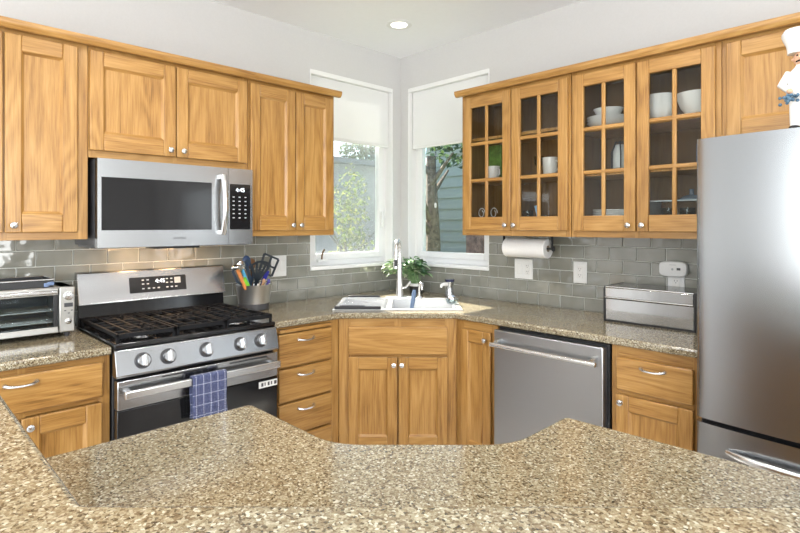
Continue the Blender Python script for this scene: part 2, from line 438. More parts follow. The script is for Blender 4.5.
def carcass(parent, x0, x1, d, z0, z1, rails, stiles, hollow=False, shelves=(), endpanel=None):
    """box body, face frame at depth d; rails = [(z0,z1)], stiles = [(x0,x1)]"""
    mb = MB()
    if hollow:
        mb.box(x0, x0+.016, -d+.02, -.004, z0, z1, 0).box(x1-.016, x1, -d+.02, -.004, z0, z1, 0)
        mb.box(x0+.016, x1-.016, -.012, -.004, z0, z1, 0)
        mb.box(x0+.016, x1-.016, -d+.02, -.012, z0, z0+.018, 0).box(x0+.016, x1-.016, -d+.02, -.012, z1-.02, z1, 0)
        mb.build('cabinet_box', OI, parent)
        for z in shelves:
            MB().box(x0+.017, x1-.017, -d+.035, -.013, z-.018, z).build('shelf', OV, parent, bevel=.002)
    else:
        mb.box(x0, x1, -d+.02, -.004, z0, z1, 0); mb.build('cabinet_box', OV, parent)
    ff = MB()
    for a, b in stiles: ff.box(a, b, -d, -d+.02, z0, z1, 0)
    for a, b in rails: ff.box(x0+.003, x1-.003, -d+.0005, -d+.0195, a, b, 1)
    ff.build('face_frame', [OV, OH], parent, bevel=.0012, seg=1)
UD = .330; UF = .350      # upper face frame and door depth
ZB, ZD0, ZD1, ZT = 1.352, 1.384, 2.207, 2.235
def upper(name, label, ang, x0, x1, z0, doors, glass=False, shelves=(), st=.038, zd0=None, cat='cabinet', group=None, rb=.04):
    t = thing(name, label, cat, ((x0+x1)/2, -UD/2, z0), ang, group)
    mid = sorted(doors)[0][1]
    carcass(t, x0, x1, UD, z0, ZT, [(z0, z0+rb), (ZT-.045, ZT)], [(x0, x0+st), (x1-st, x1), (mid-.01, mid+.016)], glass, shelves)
    zd0 = zd0 or ZD0
    for (a, b, kx) in doors: door(t, a, b, zd0, ZD1, UF, (kx, zd0+.031), glass)
    return t
# left wall (x = world y)
upper('wall_cabinet', 'tall oak wall cabinet at far left above the toaster oven', L90, -2.90, -2.290, ZB, [(-2.863, -2.600, -2.630), (-2.594, -2.333, -2.566)])
upper('wall_cabinet', 'short two-door oak cabinet directly above the microwave', L90, -2.288, -1.508, 1.722, [(-2.286, -1.906, -1.936), (-1.900, -1.516, -1.872)], zd0=1.755, st=.03)
upper('wall_cabinet', 'tall two-door oak wall cabinet between microwave and left window', L90, -1.505, -.912, ZB, [(-1.496, -1.208, -1.234), (-1.201, -.932, -1.177)], st=.03)
# right wall
upper('glass_door_cabinet', 'glass-door oak cabinet next to the right window, above the paper towel roll', 0, .902, 1.648, ZB, [(.924, 1.275, 1.248), (1.281, 1.636, 1.308)], True, (1.700, 1.960), st=.03)
upper('glass_door_cabinet', 'glass-door oak cabinet holding white dishes, next to the refrigerator', 0, 1.652, 2.364, ZB, [(1.669, 1.996, 1.966), (2.002, 2.343, 2.032)], True, (1.690, 1.925), st=.03)
upper('wall_cabinet', 'short oak cabinet above the refrigerator behind the chef figurine', 0, 2.366, 3.31, 1.765, [(2.385, 2.838, 2.81), (2.844, 3.29, 2.872)], zd0=1.79, st=.03)
def crown(label, ang, x0, x1, endl, endr):
    prof = [(-.30, 2.236), (-.352, 2.236), (-.352, 2.220), (-.372, 2.220), (-.384, 2.234), (-.386, 2.240), (-.386, 2.256), (-.30, 2.256)]
    t = MB().prism([(y, z) for y, z in prof], x0, x1, 'x').build('crown_molding', OH, ang=ang, bevel=.001, seg=1)
    return tag(t, label, 'molding')
crown('oak crown molding along the tops of the left wall cabinets', L90, -2.90, -.888, 0, 1)
crown('oak crown molding along the tops of the right glass-door cabinets', 0, .880, 3.31, 1, 0)

BD, BF = .600, .622; BT = .878
def base_cab(label, ang, x0, x1, stiles, rails, name='base_cabinet'):
    t = thing(name, label, 'cabinet', ((x0+x1)/2, -.3, 0), ang)
    MB().box(x0, x1, -BD+.02, -.004, .1, BT).build('cabinet_box', OV, t)
    MB().box(x0, x1, -BD+.075, -.02, 0, .1).build('toe_kick', OH, t)
    ff = MB()
    for a, b in stiles: ff.box(a, b, -BD, -BD+.02, .1, BT, 0)
    for a, b in rails: ff.box(x0+.003, x1-.003, -BD+.0005, -BD+.0195, a, b, 1)
    ff.build('face_frame', [OV, OH], t, bevel=.0012, seg=1)
    return t
c = base_cab('oak base cabinet with wide drawer under the toaster oven', L90, -2.87, -2.276, [(-2.87, -2.83), (-2.316, -2.276), (-2.59, -2.565)], [(.1, .14), (.69, .72), (.84, BT)])
drawer(c, -2.835, -2.306, .712, .855, BF, hx=-2.582)
door(c, -2.835, -2.588, .125, .688, BF, (-2.612, .655)); door(c, -2.580, -2.310, .125, .688, BF, (-2.556, .655))
c = base_cab('oak drawer base cabinet between the range and the sink cabinet', L90, -1.506, -1.083, [(-1.506, -1.47), (-1.15, -1.083)], [(.1, .14), (.28, .30), (.47, .49), (.655, .675), (.845, BT)])
MB().box(-1.482, -1.145, -BF-.004, -BF+.12, .848, .866).build('pullout_board', OH, c, bevel=.004)
for z0, z1 in ((.667, .842), (.484, .656), (.303, .472), (.13, .292)): drawer(c, -1.484, -1.143, z0, z1, BF, hx=-1.318)
c = base_cab('narrow oak cabinet door between the sink cabinet and the dishwasher', 0, 1.083, 1.368, [(1.083, 1.135), (1.325, 1.368)], [(.1, .14), (.83, BT)])
door(c, 1.128, 1.331, .125, .832, BF, (1.303, .79), sw=.05)
c = base_cab('oak base cabinet with one drawer and one door beside the refrigerator', 0, 1.992, 2.376, [(1.992, 2.025), (2.33, 2.376)], [(.1, .14), (.66, .69), (.825, BT)])
drawer(c, 2.018, 2.336, .682, .828, BF, hx=2.178); door(c, 2.018, 2.336, .125, .662, BF, (2.045, .632))
# diagonal sink cabinet (frame: x along the diagonal, y = -distance from the corner)
N0 = 1.080*2**.5-.6*2**.5/2*0
nF = (1.08+.60)/2**.5
t = thing('sink_cabinet', 'diagonal corner oak sink cabinet with false drawer front and two doors', 'cabinet', (0, -.8, 0), D45)
def w2d(x, y): return ((x+y)/2**.5, (y-x)/2**.5)
mb = MB(); pts = [w2d(*p) for p in ((.004,-.004),(1.08,-.004),(1.08,-.600),(.600,-1.08),(.004,-1.08))]
inner = [w2d(*p) for p in ((.02,-.02),(1.06,-.02),(1.06,-.600),(.600,-1.06),(.02,-1.06))]
for i in range(5):
    j = (i+1) % 5
    if i == 2: continue
    mb.prism([pts[i], pts[j], inner[j], inner[i]], .1, BT)
mb.prism(inner, .1, .12)
mb.build('cabinet_box', OV, t, smooth=False)
mb = MB().box(-.335, .335, -nF+.06, -nF+.08, 0, .1); mb.build('toe_kick', OH, t)
ff = MB(); y0, y1 = -nF, -nF+.02
for a, b in ((-.338, -.27), (.27, .338), (-.02, .02)): ff.box(a, b, y0, y1, .1, BT, 0)
for a, b in ((.1, .14), (.65, .69), (.82, BT)): ff.box(-.335, .335, y0+.0005, y1-.0005, a, b, 1)
ff.box(-.335, .335, y0+.014, y1-.001, .1, BT, 0)
ff.build('face_frame', [OV, OH], t, bevel=.0012, seg=1)
MB().box(-.283, .284, y0-.021, y0-.001, .673, .832).build('false_drawer_front', OH, t, bevel=.006, seg=3)
door(t, -.283, -.003, .125, .658, nF+.021, (-.022, .618)); door(t, .005, .284, .125, .658, nF+.021, (.024, .618))

# ------------------------------------------------------------------ worktops
def slab(name, pts, z0, z1, bev=.010):
    return MB().prism(pts, z0, z1).build(name, QZ, bevel=bev, seg=4, smooth=True)
ZC = .914
tag(slab('countertop', [(.013,-2.274),(.013,-3.0),(.630,-3.0),(.630,-2.274)], .880, ZC), 'speckled tan quartz worktop left of the range under the toaster oven', 'countertop')
ct = slab('countertop', [(.013,-.013),(.013,-1.511),(.628,-1.511),(.628,-1.093),(1.093,-.628),(2.380,-.628),(2.380,-.013)], .880, ZC)
tag(ct, 'speckled quartz corner worktop running behind the sink from range to refrigerator', 'countertop')
def boolean_cut(o, cutters):
    for cobj in cutters:
        m = o.modifiers.new('cut', 'BOOLEAN'); m.operation = 'DIFFERENCE'; m.solver = 'EXACT'; m.object = cobj
        # cut before bevel
    mods = list(o.modifiers); bv = [m for m in mods if m.type == 'BEVEL']
    saved = [(m.width, m.segments, m.angle_limit) for m in bv]
    for m in bv: o.modifiers.remove(m)
    dg = bpy.context.evaluated_depsgraph_get(); dg.update()
    me = bpy.data.meshes.new_from_object(o.evaluated_get(dg)); o.modifiers.clear(); o.data = me
    for wd, sg, al in saved:
        b = o.modifiers.new('bevel', 'BEVEL'); b.width = wd; b.segments = sg; b.limit_method = 'ANGLE'; b.angle_limit = al
    for cobj in cutters: bpy.data.objects.remove(cobj, do_unlink=True)
SX0, SX1, SY0, SY1 = -.385, .380, -1.135, -.640
cut = MB().box(SX0+.012, SX1-.012, SY0+.012, SY1-.012, .8, 1.0).build('cutter', QZ, ang=D45)
bpy.context.view_layer.update(); boolean_cut(ct, [cut])

# peninsula
def arc(c, r, a0, a1, n=8): return [(c[0]+r*math.cos(math.radians(a0+(a1-a0)*i/n)), c[1]+r*math.sin(math.radians(a0+(a1-a0)*i/n))) for i in range(n+1)]
def fillet(P, B, Q, r, n=7):
    B = Vector(B); u = (Vector(P)-B).normalized(); v = (Vector(Q)-B).normalized(); th = u.angle(v)
    d = r/math.tan(th/2); c = B+(u+v).normalized()*r/math.sin(th/2); a = B+u*d; b = B+v*d
    out = []
    for i in range(n+1):
        t = i/n; p = a.lerp(b, t)-c; out.append(tuple(c+p.normalized()*r))
    return out
P = [(1.672,-2.819),(1.672,-2.214),(2.056,-2.216),(2.345,-1.927),(2.345,-1.676),(2.986,-1.655),(2.986,-2.096),(2.263,-2.819)]
pp = [P[0]]+fillet(P[0],P[1],P[2],.02,4)+fillet(P[1],P[2],P[3],.16)+fillet(P[2],P[3],P[4],.16)+fillet(P[3],P[4],P[5],.02,4)+P[5:]
pen = slab('peninsula_countertop', pp, .880, ZC); tag(pen, 'lower speckled quartz peninsula worktop with angled inner edge in the foreground', 'countertop')
# raised bar
bi = [(1.40,-2.778),(2.281,-2.778),(2.945,-2.112),(2.945,-1.66)]
bo = [(3.30,-1.66),(3.30,-2.258),(2.425,-3.125),(1.40,-3.125)]
bar = slab('bar_top', [bi[0]]+fillet(bi[0],bi[1],bi[2],.03,4)+fillet(bi[1],bi[2],bi[3],.03,4)+[bi[3]]+bo, 1.032, 1.067)
tag(bar, 'raised speckled quartz bar top nearest the camera along the bottom edge', 'countertop')
ki = [(1.45,-2.82),(2.264,-2.82),(2.987,-2.095),(2.987,-1.70)]; ko = [(3.11,-1.70),(3.11,-2.145),(2.315,-2.94),(1.45,-2.94)]
struct(MB().prism(ki+ko, 0, 1.030).build('wall_peninsula', WALLM, smooth=False))
t = thing('peninsula_cabinet', 'oak base cabinets carrying the lower peninsula worktop', 'cabinet', (2.2, -2.3, 0))
q = [(1.70,-2.815),(1.70,-2.245),(2.068,-2.247),(2.376,-1.939),(2.376,-1.704),(2.98,-1.692),(2.98,-2.085),(2.25,-2.815)]
MB().prism(q, .1, .878).build('cabinet_box', OV, t, smooth=False)
q = [(1.77,-2.80),(1.77,-2.32),(2.08,-2.32),(2.45,-1.95),(2.45,-1.77),(2.96,-1.77),(2.96,-2.085),(2.25,-2.79)]
MB().prism(q, 0, .1).build('toe_kick', OV, t, smooth=False)
tag(MB().prism([(2.885,-2.143),(2.906,-2.130),(2.93,-2.105),(2.90,-2.09)], .9145, .9155).build('paper_card', WPL), 'small white card lying against the bar at the right edge', 'card')

# ------------------------------------------------------------------ sink and things round it
t = thing('sink', 'double-bowl sink with white rim set diagonally under the corner windows', 'sink', (0, -.9, .70), D45)
SBW = plain('satin_sink_steel', C(.66,.67,.68), .35, .45, var=.02)
def bowl(x0, x1, y0, y1, zb, zt, th=.006):
    mb = MB(); mb.box(x0, x1, y0, y1, zb, zb+th)
    mb.box(x0, x0+th, y0, y1, zb, zt).box(x1-th, x1, y0, y1, zb, zt).box(x0, x1, y0, y0+th, zb, zt).box(x0, x1, y1-th, y1, zb, zt); return mb
rim = MB(); dv = (-.070, -.040)
rim.box(SX0, SX1, SY0, SY0+.03, .9145, .922).box(SX0, SX1, SY1-.045, SY1, .9145, .922)
rim.box(SX0, SX0+.03, SY0+.03, SY1-.045, .9145, .922).box(SX1-.03, SX1, SY0+.03, SY1-.045, .9145, .922).box(dv[0], dv[1], SY0+.03, SY1-.045, .9145, .922)
rim.build('rim', ENAM, t, bevel=.003)
bowl(SX0+.022, dv[0]+.006, SY0+.022, SY1-.038, .74, .9143).build('bowl', SBW, t)
bowl(dv[1]-.006, SX1-.022, SY0+.022, SY1-.038, .72, .9143).build('bowl', SBW, t)
for x in (-.21, .16): MB().lathe([(.042,0),(.042,.003),(.03,.0035),(.001,.001)], (x, -.88, .7465 if x < 0 else .7265), 20).build('drain', CHR, t)
# roll-up drying rack over the left bowl
t = thing('drying_rack', 'steel wire drying rack with black end strips over left sink bowl', 'rack', (-.225, -.88, .922), D45)
mb = MB()
for k in range(9):
    y = -1.09+k*.052; mb.cyl((-.372, y, .926), (-.085, y, .926), .0028, 8)
mb.build('rack_rods', CHR, t)
MB().box(-.345, -.195, -1.118, -1.104, .9222, .940).build('end_strip', BLKM, t, bevel=.003)
MB().box(-.372, -.10, -1.145, -1.129, .9222, .940).build('end_strip', BLKM, t, bevel=.003)
MB().box(-.345, -.13, -.664, -.650, .9222, .940).build('end_strip', BLKM, t, bevel=.003)
# faucet
t = thing('faucet', 'tall white gooseneck pull-down faucet behind the sink', 'faucet', (0, -.625, .914), D45)
FW = plain('faucet_nickel', C(.74,.73,.71), .18, .75)
MB().lathe([(.03,0),(.03,.006),(.022,.009),(.0005,.0095)], (0, -.62, .9225), 24, sx=3.4, sy=1).build('base_plate', FW, t)
mb = MB(); mb.lathe([(.027,0),(.024,.02),(.020,.10),(.0165,.20),(.0145,.28),(.012,.30)], (.002, -.62, .930), 24); mb.build('body', FW, t)
pts = [(.002, -.62, 1.19)]+[(.002-.010*(1-math.cos(PI*i/12)), -.62-.07*(1-math.cos(PI*i/12)), 1.255+.058*math.sin(PI*i/12)) for i in range(13)]
MB().tube(pts, .0125, 14).build('spout', FW, t)
MB().tube([(-.018, -.76, 1.258), (-.019, -.762, 1.20), (-.02, -.764, 1.13)], [.0125, .016, .0185], 16).build('spray_head', FW, t)
MB().box(-.030, -.012, -.787, -.779, 1.145, 1.19).build('spray_button', BLKM, t, bevel=.002)
MB().tube([(.02, -.62, .985), (.045, -.625, .99), (.075, -.64, 1.03)], [.009, .008, .006], 12).build('lever', FW, t)
# small filtered water tap
t = thing('filter_tap', 'small white curved filtered-water tap right of the tall faucet', 'tap', (.135, -.665, .914), D45)
MB().lathe([(.022,0),(.020,.006),(.009,.012),(.0085,.03),(.0005,.031)], (.135, -.66, .922), 18).build('base', FW, t)
pts = [(.135, -.66, .945), (.135, -.66, 1.0)]+[(.135+.008*(1-math.cos(PI*i/8)), -.66-.03*(1-math.cos(PI*i/8)), 1.0+.03*math.sin(PI*i/8)) for i in range(1, 9)]+[(.151, -.72, .985)]
MB().tube(pts, .0075, 12).build('spout', FW, t)
# blue dish brush standing on the divider
t = thing('dish_brush', 'blue-grey dish brush handle standing up out of the right sink bowl', 'brush', (.085, -.87, .735), D45)
BLU = plain('slate_blue_plastic', srgb(92,112,140), .35)
MB().tube([(.06, -.91, .76), (.085, -.87, .90), (.098, -.85, .975), (.10, -.845, 1.0)], [.008, .013, .015, .010], 12).build('handle', BLU, t)
MB().tube([(.05, -.925, .7275), (.06, -.91, .765)], [.03, .022], 14).build('bristles', WPL, t)
# soap dispenser
t = thing('soap_dispenser', 'silver automatic soap dispenser with navy cap right of the sink', 'dispenser', (.345, -.60, .914), D45)
mb = MB(); mb.lathe([(.030,0),(.032,.004),(.030,.03),(.026,.055),(.024,.085),(.030,.10),(.030,.112),(.0005,.113)], (.345, -.60, .9145), 24); mb.build('body', SSV, t)
MB().lathe([(.031,0),(.033,.004),(.033,.016),(.0005,.020)], (.345, -.60, 1.027), 24).build('cap', plain('navy_plastic', srgb(30,36,66), .25), t)
MB().tube([(.335, -.61, 1.012), (.30, -.635, 1.013), (.285, -.645, 1.006), (.283, -.648, .992)], [.012, .011, .010, .008], 12).build('nozzle', WPL, t)
# glass dish with scrubber at front right of the sink
t = thing('scrubber_dish', 'small clear dish holding a steel scrubber at right rim of the sink', 'dish', (.335, -.93, .922), D45)
MB().lathe([(.026,0),(.034,.006),(.042,.03),(.040,.032),(.031,.009),(.0005,.006)], (.335, -.93, .9225), 24).build('dish', GLW, t)
mb = MB(); mb.ball((.335, -.93, .952), .03, sz=.8, n=18); o = mb.build('scrubber', CHR, t)
d = o.modifiers.new('crumple', 'DISPLACE'); tx = bpy.data.textures.new('crumple', 'CLOUDS'); tx.noise_scale = .008; d.texture = tx; d.strength = .008

# plant in the corner
t = thing('potted_plant', 'leafy green and cream variegated plant in dark pot with white band in corner', 'plant', (.12, -.33, .914), D45)
MB().lathe([(.042,0),(.045,.003),(.052,.055),(.050,.056),(.0005,.052)], (.12, -.33, .9145), 28).build('pot', BLKM, t)
MB().lathe([(.0525,0),(.055,.001),(.056,.020),(.054,.021),(.0505,.001)], (.12, -.33, .968), 28).build('pot_band', CER, t)
random.seed(3)
def leaf(mb, p, d, L, wd, m):
    d = Vector(d).normalized(); s = d.cross(Vector((0,0,1)))
    if s.length < .05: s = Vector((1,0,0))
    s = (s.normalized()+Vector((random.uniform(-.4,.4),)*3)).normalized(); u = s.cross(d).normalized()
    p = Vector(p); rows = [(0, .05), (.25, .8), (.5, 1), (.78, .62), (1, .04)]; vs = []
    for tt, ww in rows:
        c_ = p+d*L*tt-Vector((0,0,1))*L*.35*tt*tt
        vs += [c_-s*wd*ww+u*wd*.35*ww, c_, c_+s*wd*ww+u*wd*.35*ww]
    fs = []
    for i in range(4):
        for k in (0, 1): fs.append((3*i+k, 3*i+k+1, 3*i+k+4, 3*i+k+3))
    mb.add(vs, fs, m)
LG = plain('leaf_green', C(.055,.16,.045), .45, var=.35, vscale=60); LL = plain('leaf_pale_green', C(.20,.34,.14), .45, var=.3, vscale=60); LC = plain('leaf_cream', C(.62,.68,.47), .5, var=.15, vscale=60)
mb = MB(); st = MB()
for i in range(250):
    a = random.uniform(0, 2*PI); e = random.uniform(.05, 1.3)
    r = random.uniform(.04, .13); h = random.uniform(.03, .155)
    x = .05+r*math.cos(a)*1.15; y = -.34+r*math.sin(a)*.8; z = 1.0+h*(1.25-r*4)+.02
    if z < .99: z = .99
    left = x < .0
    m_ = random.choice([2,2,1]) if left else random.choice([0,0,0,1,1,2])
    leaf(mb, (x, y, z), (math.cos(a), math.sin(a), random.uniform(-.2, .7)), random.uniform(.04, .065), random.uniform(.012, .020), m_)
    if i % 4 == 0: st.tube([(.12+.02*math.cos(a), -.33+.02*math.sin(a), .965), ((x+.12)/2, (y-.33)/2, z+.01), (x, y, z)], .0016, 5)
mb.build('leaves', [LG, LL, LC], t); st.build('stems', LL, t)

# ------------------------------------------------------------------ text marks
def text(body, size, parent, mat, loc, ang_x=PI/2, depth=.0003, align='CENTER', rz=0):
    cu = bpy.data.curves.new('lettering', 'FONT'); cu.body = body; cu.size = size; cu.extrude = depth; cu.align_x = align; cu.align_y = 'CENTER'
    o = bpy.data.objects.new('tmp', cu); COL.objects.link(o); bpy.context.view_layer.update()
    me = bpy.data.meshes.new_from_object(o.evaluated_get(bpy.context.evaluated_depsgraph_get())); bpy.data.objects.remove(o, do_unlink=True)
    M = Matrix.Translation(Vector(loc)-OFF[parent.name]) @ Matrix.Rotation(rz, 4, 'Z') @ Matrix.Rotation(ang_x, 4, 'X'); me.transform(M)
    me.materials.clear(); me.materials.append(mat)
    o = bpy.data.objects.new('lettering', me); COL.objects.link(o); o.parent = parent; OFF[o.name] = OFF[parent.name]; return o
DISP = emis('display_digits', (.85,.93,1), 1.6)
MARK = plain('printed_marks', C(.55,.56,.57), .5)

# ------------------------------------------------------------------ range (left wall frame)
X0, X1 = -2.270, -1.516
t = thing('gas_range', 'stainless steel gas range with five knobs and a blue towel on its door', 'range', ((X0+X1)/2, -.33, 0), L90)
mb = MB().box(X0, X1, -.615, -.02, .08, .90).box(X0+.02, X1-.02, -.56, -.06, .0, .08); mb.build('body', BLKM, t, bevel=.003)
# backguard: black lower riser, slanted steel panel on top
MB().prism([(-.012, .915), (-.075, .915), (-.062, 1.03), (-.012, 1.03)], X0+.003, X1-.003, 'x').build('riser', BLK, t, bevel=.003)
bk = MB().prism([(-.012, 1.022), (-.090, 1.022), (-.086, 1.03), (-.056, 1.176), (-.045, 1.181), (-.012, 1.181)], X0, X1, 'x').build('backguard', SS, t, bevel=.003)
def bgp(z): return -.086+(z-1.03)/(1.176-1.03)*.030
MB().prism([(bgp(1.060)+.004, 1.060), (bgp(1.060)-.0015, 1.060), (bgp(1.140)-.0015, 1.140), (bgp(1.140)+.004, 1.140)], -2.035, -1.742, 'x').build('display', BLK, bk)
sl = PI/2-math.atan2(.030, .146)
text('4:45', .030, bk, DISP, (-1.880, bgp(1.115)-.0022, 1.115), sl)
mk = MB()
for gx in (-1.968, -1.944, -1.845, -1.821):
    for gz in (1.124, 1.104): mk.box(gx-.006, gx+.006, bgp(gz)-.0022, bgp(gz)-.0016, gz-.003, gz+.003)
for gx in (-1.968, -1.940, -1.915, -1.89, -1.845, -1.821, -1.797):
    gz = 1.080; mk.box(gx-.006, gx+.006, bgp(gz)-.0022, bgp(gz)-.0016, gz-.004, gz+.003)
mk.build('button_marks', MARK, bk)
MB().prism([(bgp(1.098)-.0016, 1.098), (bgp(1.098)-.0024, 1.098), (bgp(1.130)-.0024, 1.130), (bgp(1.130)-.0016, 1.130)], -1.805, -1.772, 'x').build('lit_key', LGRY, bk)
# cooktop
ck = MB().box(X0, X1, -.640, -.06, .900, .922).build('cooktop', BLK, t, bevel=.006)
lay = [(-2.12, -.20, .040), (-2.12, -.49, .050), (-1.893, -.345, .045), (-1.666, -.20, .040), (-1.666, -.49, .052)]
for bx_, by_, r in lay:
    b = MB().lathe([(r+.012,0),(r+.010,.006),(r*.8,.010),(.0005,.010)], (bx_, by_, .922), 24).build('burner', CHR, t)
    MB().lathe([(r*.85,0),(r*.85,.008),(r*.7,.012),(.0005,.012)], (bx_, by_, .932), 24).build('burner_cap', IRON, b)
def grate(a, b, cs):
    mb = MB(); z0, z1 = .944, .960; w_ = .0075
    mb.box(a, b, -.628, -.612, z0-.004, z1); mb.box(a, b, -.092, -.078, z0, z1)
    mb.box(a, a+.013, -.628, -.078, z0, z1); mb.box(b-.013, b, -.628, -.078, z0, z1); mb.box(a, b, -.352, -.340, z0, z1)
    for y in (-.55, -.42, -.27, -.14): mb.box(a+.01, b-.01, y-w_*.8, y+w_*.8, z0+.002, z1)
    for x in ((a+b)/2, a+(b-a)*.25, a+(b-a)*.75): mb.box(x-w_*.8, x+w_*.8, -.62, -.09, z0+.002, z1)
    for (cx, cy, _r) in cs:
        for k in range(8):
            q = k*PI/4+PI/8; d = Vector((math.cos(q), math.sin(q), 0)); e = Vector((-d.y, d.x, 0))*.006
            p0 = Vector((cx, cy, 0))+d*.022; p1 = Vector((cx, cy, 0))+d*.075
            mb.add([p0-e+Vector((0,0,z0)), p1-e+Vector((0,0,z0)), p1+e+Vector((0,0,z0)), p0+e+Vector((0,0,z0)), p0-e+Vector((0,0,z1+.002)), p1-e+Vector((0,0,z1)), p1+e+Vector((0,0,z1)), p0+e+Vector((0,0,z1+.002))], [(0,3,2,1),(4,5,6,7),(0,1,5,4),(1,2,6,5),(2,3,7,6),(3,0,4,7)])
    for x in (a+.006, b-.006):
        for y in (-.62, -.085): mb.box(x-.006, x+.006, y-.006, y+.006, .9215, z0)
    return mb.build('grate', IRON, t, bevel=.0025)
grate(X0+.012, -2.015, lay[:2]); grate(-2.008, -1.778, lay[2:3]); grate(-1.771, X1-.012, lay[3:])
# slanted knob panel
cpz = [(-.60, .785), (-.668, .785), (-.672, .793), (-.646, .893), (-.636, .899), (-.60, .899)]
cp = MB().prism(cpz, X0, X1, 'x').build('control_panel', SS, t, bevel=.002)
tilt = math.atan2(.026, .100)
for kx in (-2.165, -2.060, -1.888, -1.720, -1.612):
    M = Matrix.Rotation(PI/2-tilt, 3, 'X')
    c0 = Vector((kx, -.6585, .842))
    kb = MB().lathe([(.034,0),(.034,.004),(.031,.007)], c0, 28, M=M).build('knob_ring', DGRY, t)
    k_ = MB().lathe([(.0255,.005),(.0265,.010),(.0245,.028),(.022,.031),(.0005,.031)], c0, 28, M=M)
    k_.build('knob', SSV, kb)
    g_ = MB(); g_.box(-.007, .007, -.025, .025, .029, .046); g_.v = [M @ v + c0 for v in g_.v]; g_.build('knob_grip', CHR, kb, bevel=.003)
    m_ = MB().box(kx+.033, kx+.040, -.6505, -.6495, .873, .877); m_.build('knob_mark', DGRY, cp)
# oven door
dr = MB().box(X0+.004, X1-.004, -.668, -.620, .652, .772).build('door_band', SS, t, bevel=.004)
MB().box(X0+.004, X1-.004, -.664, -.620, .265, .650).build('door_glass', BLK, t, bevel=.004)
MB().box(X0+.004, X1-.004, -.662, -.620, .09, .255).build('bottom_drawer', SS, t, bevel=.004)
for k in range(2): MB().box(-2.09+.31*k, -1.89+.31*k, -.6685, -.660, .757, .763).build('vent_slot', BLKM, dr)
pts = [(X0+.035, -.715, .728), (X1-.035, -.715, .728)]
hd = MB().box(X0+.018, X1-.018, -.724, -.704, .706, .740).box(X0+.03, X0+.055, -.706, -.667, .712, .734).box(X1-.055, X1-.03, -.706, -.667, .712, .734)
hd.build('handle', CHR, dr, bevel=.006, seg=3)
st_ = MB().box(-1.625, -1.522, -.6652, -.6640, .605, .637).build('sticker', WPL, t)
mk = MB()
for k, ww in enumerate((.012, .006, .010, .007, .014)): mk.box(-1.612+.018*k, -1.612+.018*k+ww, -.6656, -.6651, .612+.002*(k % 2), .630)
mk.build('sticker_marks', DGRY, st_)
# towel over the handle
def towel_mat():
    m = NT('blue_check_towel'); m.set(Roughness=.95); m.p.inputs['Sheen Weight'].default_value = .4
    tc = m.n('TexCoord'); sp = m.n('SeparateXYZ'); m.l(tc.outputs['Object'], sp.inputs[0])
    def line(o, s, th, dash=None):
        a = m.n('Math', operation='MULTIPLY'); m.l(o, a.inputs[0]); a.inputs[1].default_value = s
        f = m.n('Math', operation='FRACT'); m.l(a.outputs[0], f.inputs[0])
        g = m.n('Math', operation='LESS_THAN'); m.l(f.outputs[0], g.inputs[0]); g.inputs[1].default_value = th; return g.outputs[0]
    def both(a, b, op):
        g = m.n('Math', operation=op); m.l(a, g.inputs[0]); m.l(b, g.inputs[1]); return g.outputs[0]
    v = both(line(sp.outputs[0], 30, .10), line(sp.outputs[2], 130, .55), 'MULTIPLY')
    h = both(line(sp.outputs[2], 22, .07), line(sp.outputs[0], 150, .55), 'MULTIPLY')
    f = both(v, h, 'MAXIMUM')
    nz = m.n('TexNoise', Scale=140.0, Detail=2.0); m.l(tc.outputs['Object'], nz.inputs['Vector'])
    base = m.ramp(nz.outputs[0], [(.35, (.04,.052,.125)), (.65, (.095,.115,.235))])
    mx = m.n('Mix'); mx.data_type = 'RGBA'; m.l(f, mx.inputs[0]); m.l(base, mx.inputs[6]); mx.inputs[7].default_value = C(.55,.58,.72)
    m.l(mx.outputs[2], m.p.inputs['Base Color']); m.bump(nz.outputs[0], .5, .003); return m.mat
prof = []
for i in range(13): prof.append((-.700, .560+.145*i/12))
for i in range(1, 8):
    q = PI*i/8; prof.append((-.714+.0145*math.cos(q), .742+.008*math.sin(q)))
for i in range(17): prof.append((-.7295, .738-.205*i/16))
mb = MB(); nx = 20; vs = []; fs = []
for j, (y, z) in enumerate(prof):
    for i in range(nx+1):
        u = i/nx; x = -1.982+.157*u
        out = .0022*math.sin(u*13+.5)+.0014*math.sin(u*25+z*30)
        drop = abs(z-.742)/.2; yy = y-(abs(out)+.001)*(.3+drop)*1.6 if j > 16 else y+abs(out)*.6
        vs.append((x+.004*drop*math.sin(j*.4), yy, z-.006*math.sin(u*5)*drop))
for j in range(len(prof)-1):
    for i in range(nx):
        a = j*(nx+1)+i; fs.append((a, a+1, a+nx+2, a+nx+1))
mb.add(vs, fs); o = mb.build('dish_towel', towel_mat(), ang=L90, sharp=80)
m_ = o.modifiers.new('solid', 'SOLIDIFY'); m_.thickness = .0028; m_.offset = 0
tag(o, 'blue checked dish towel hanging over the oven door handle', 'towel')

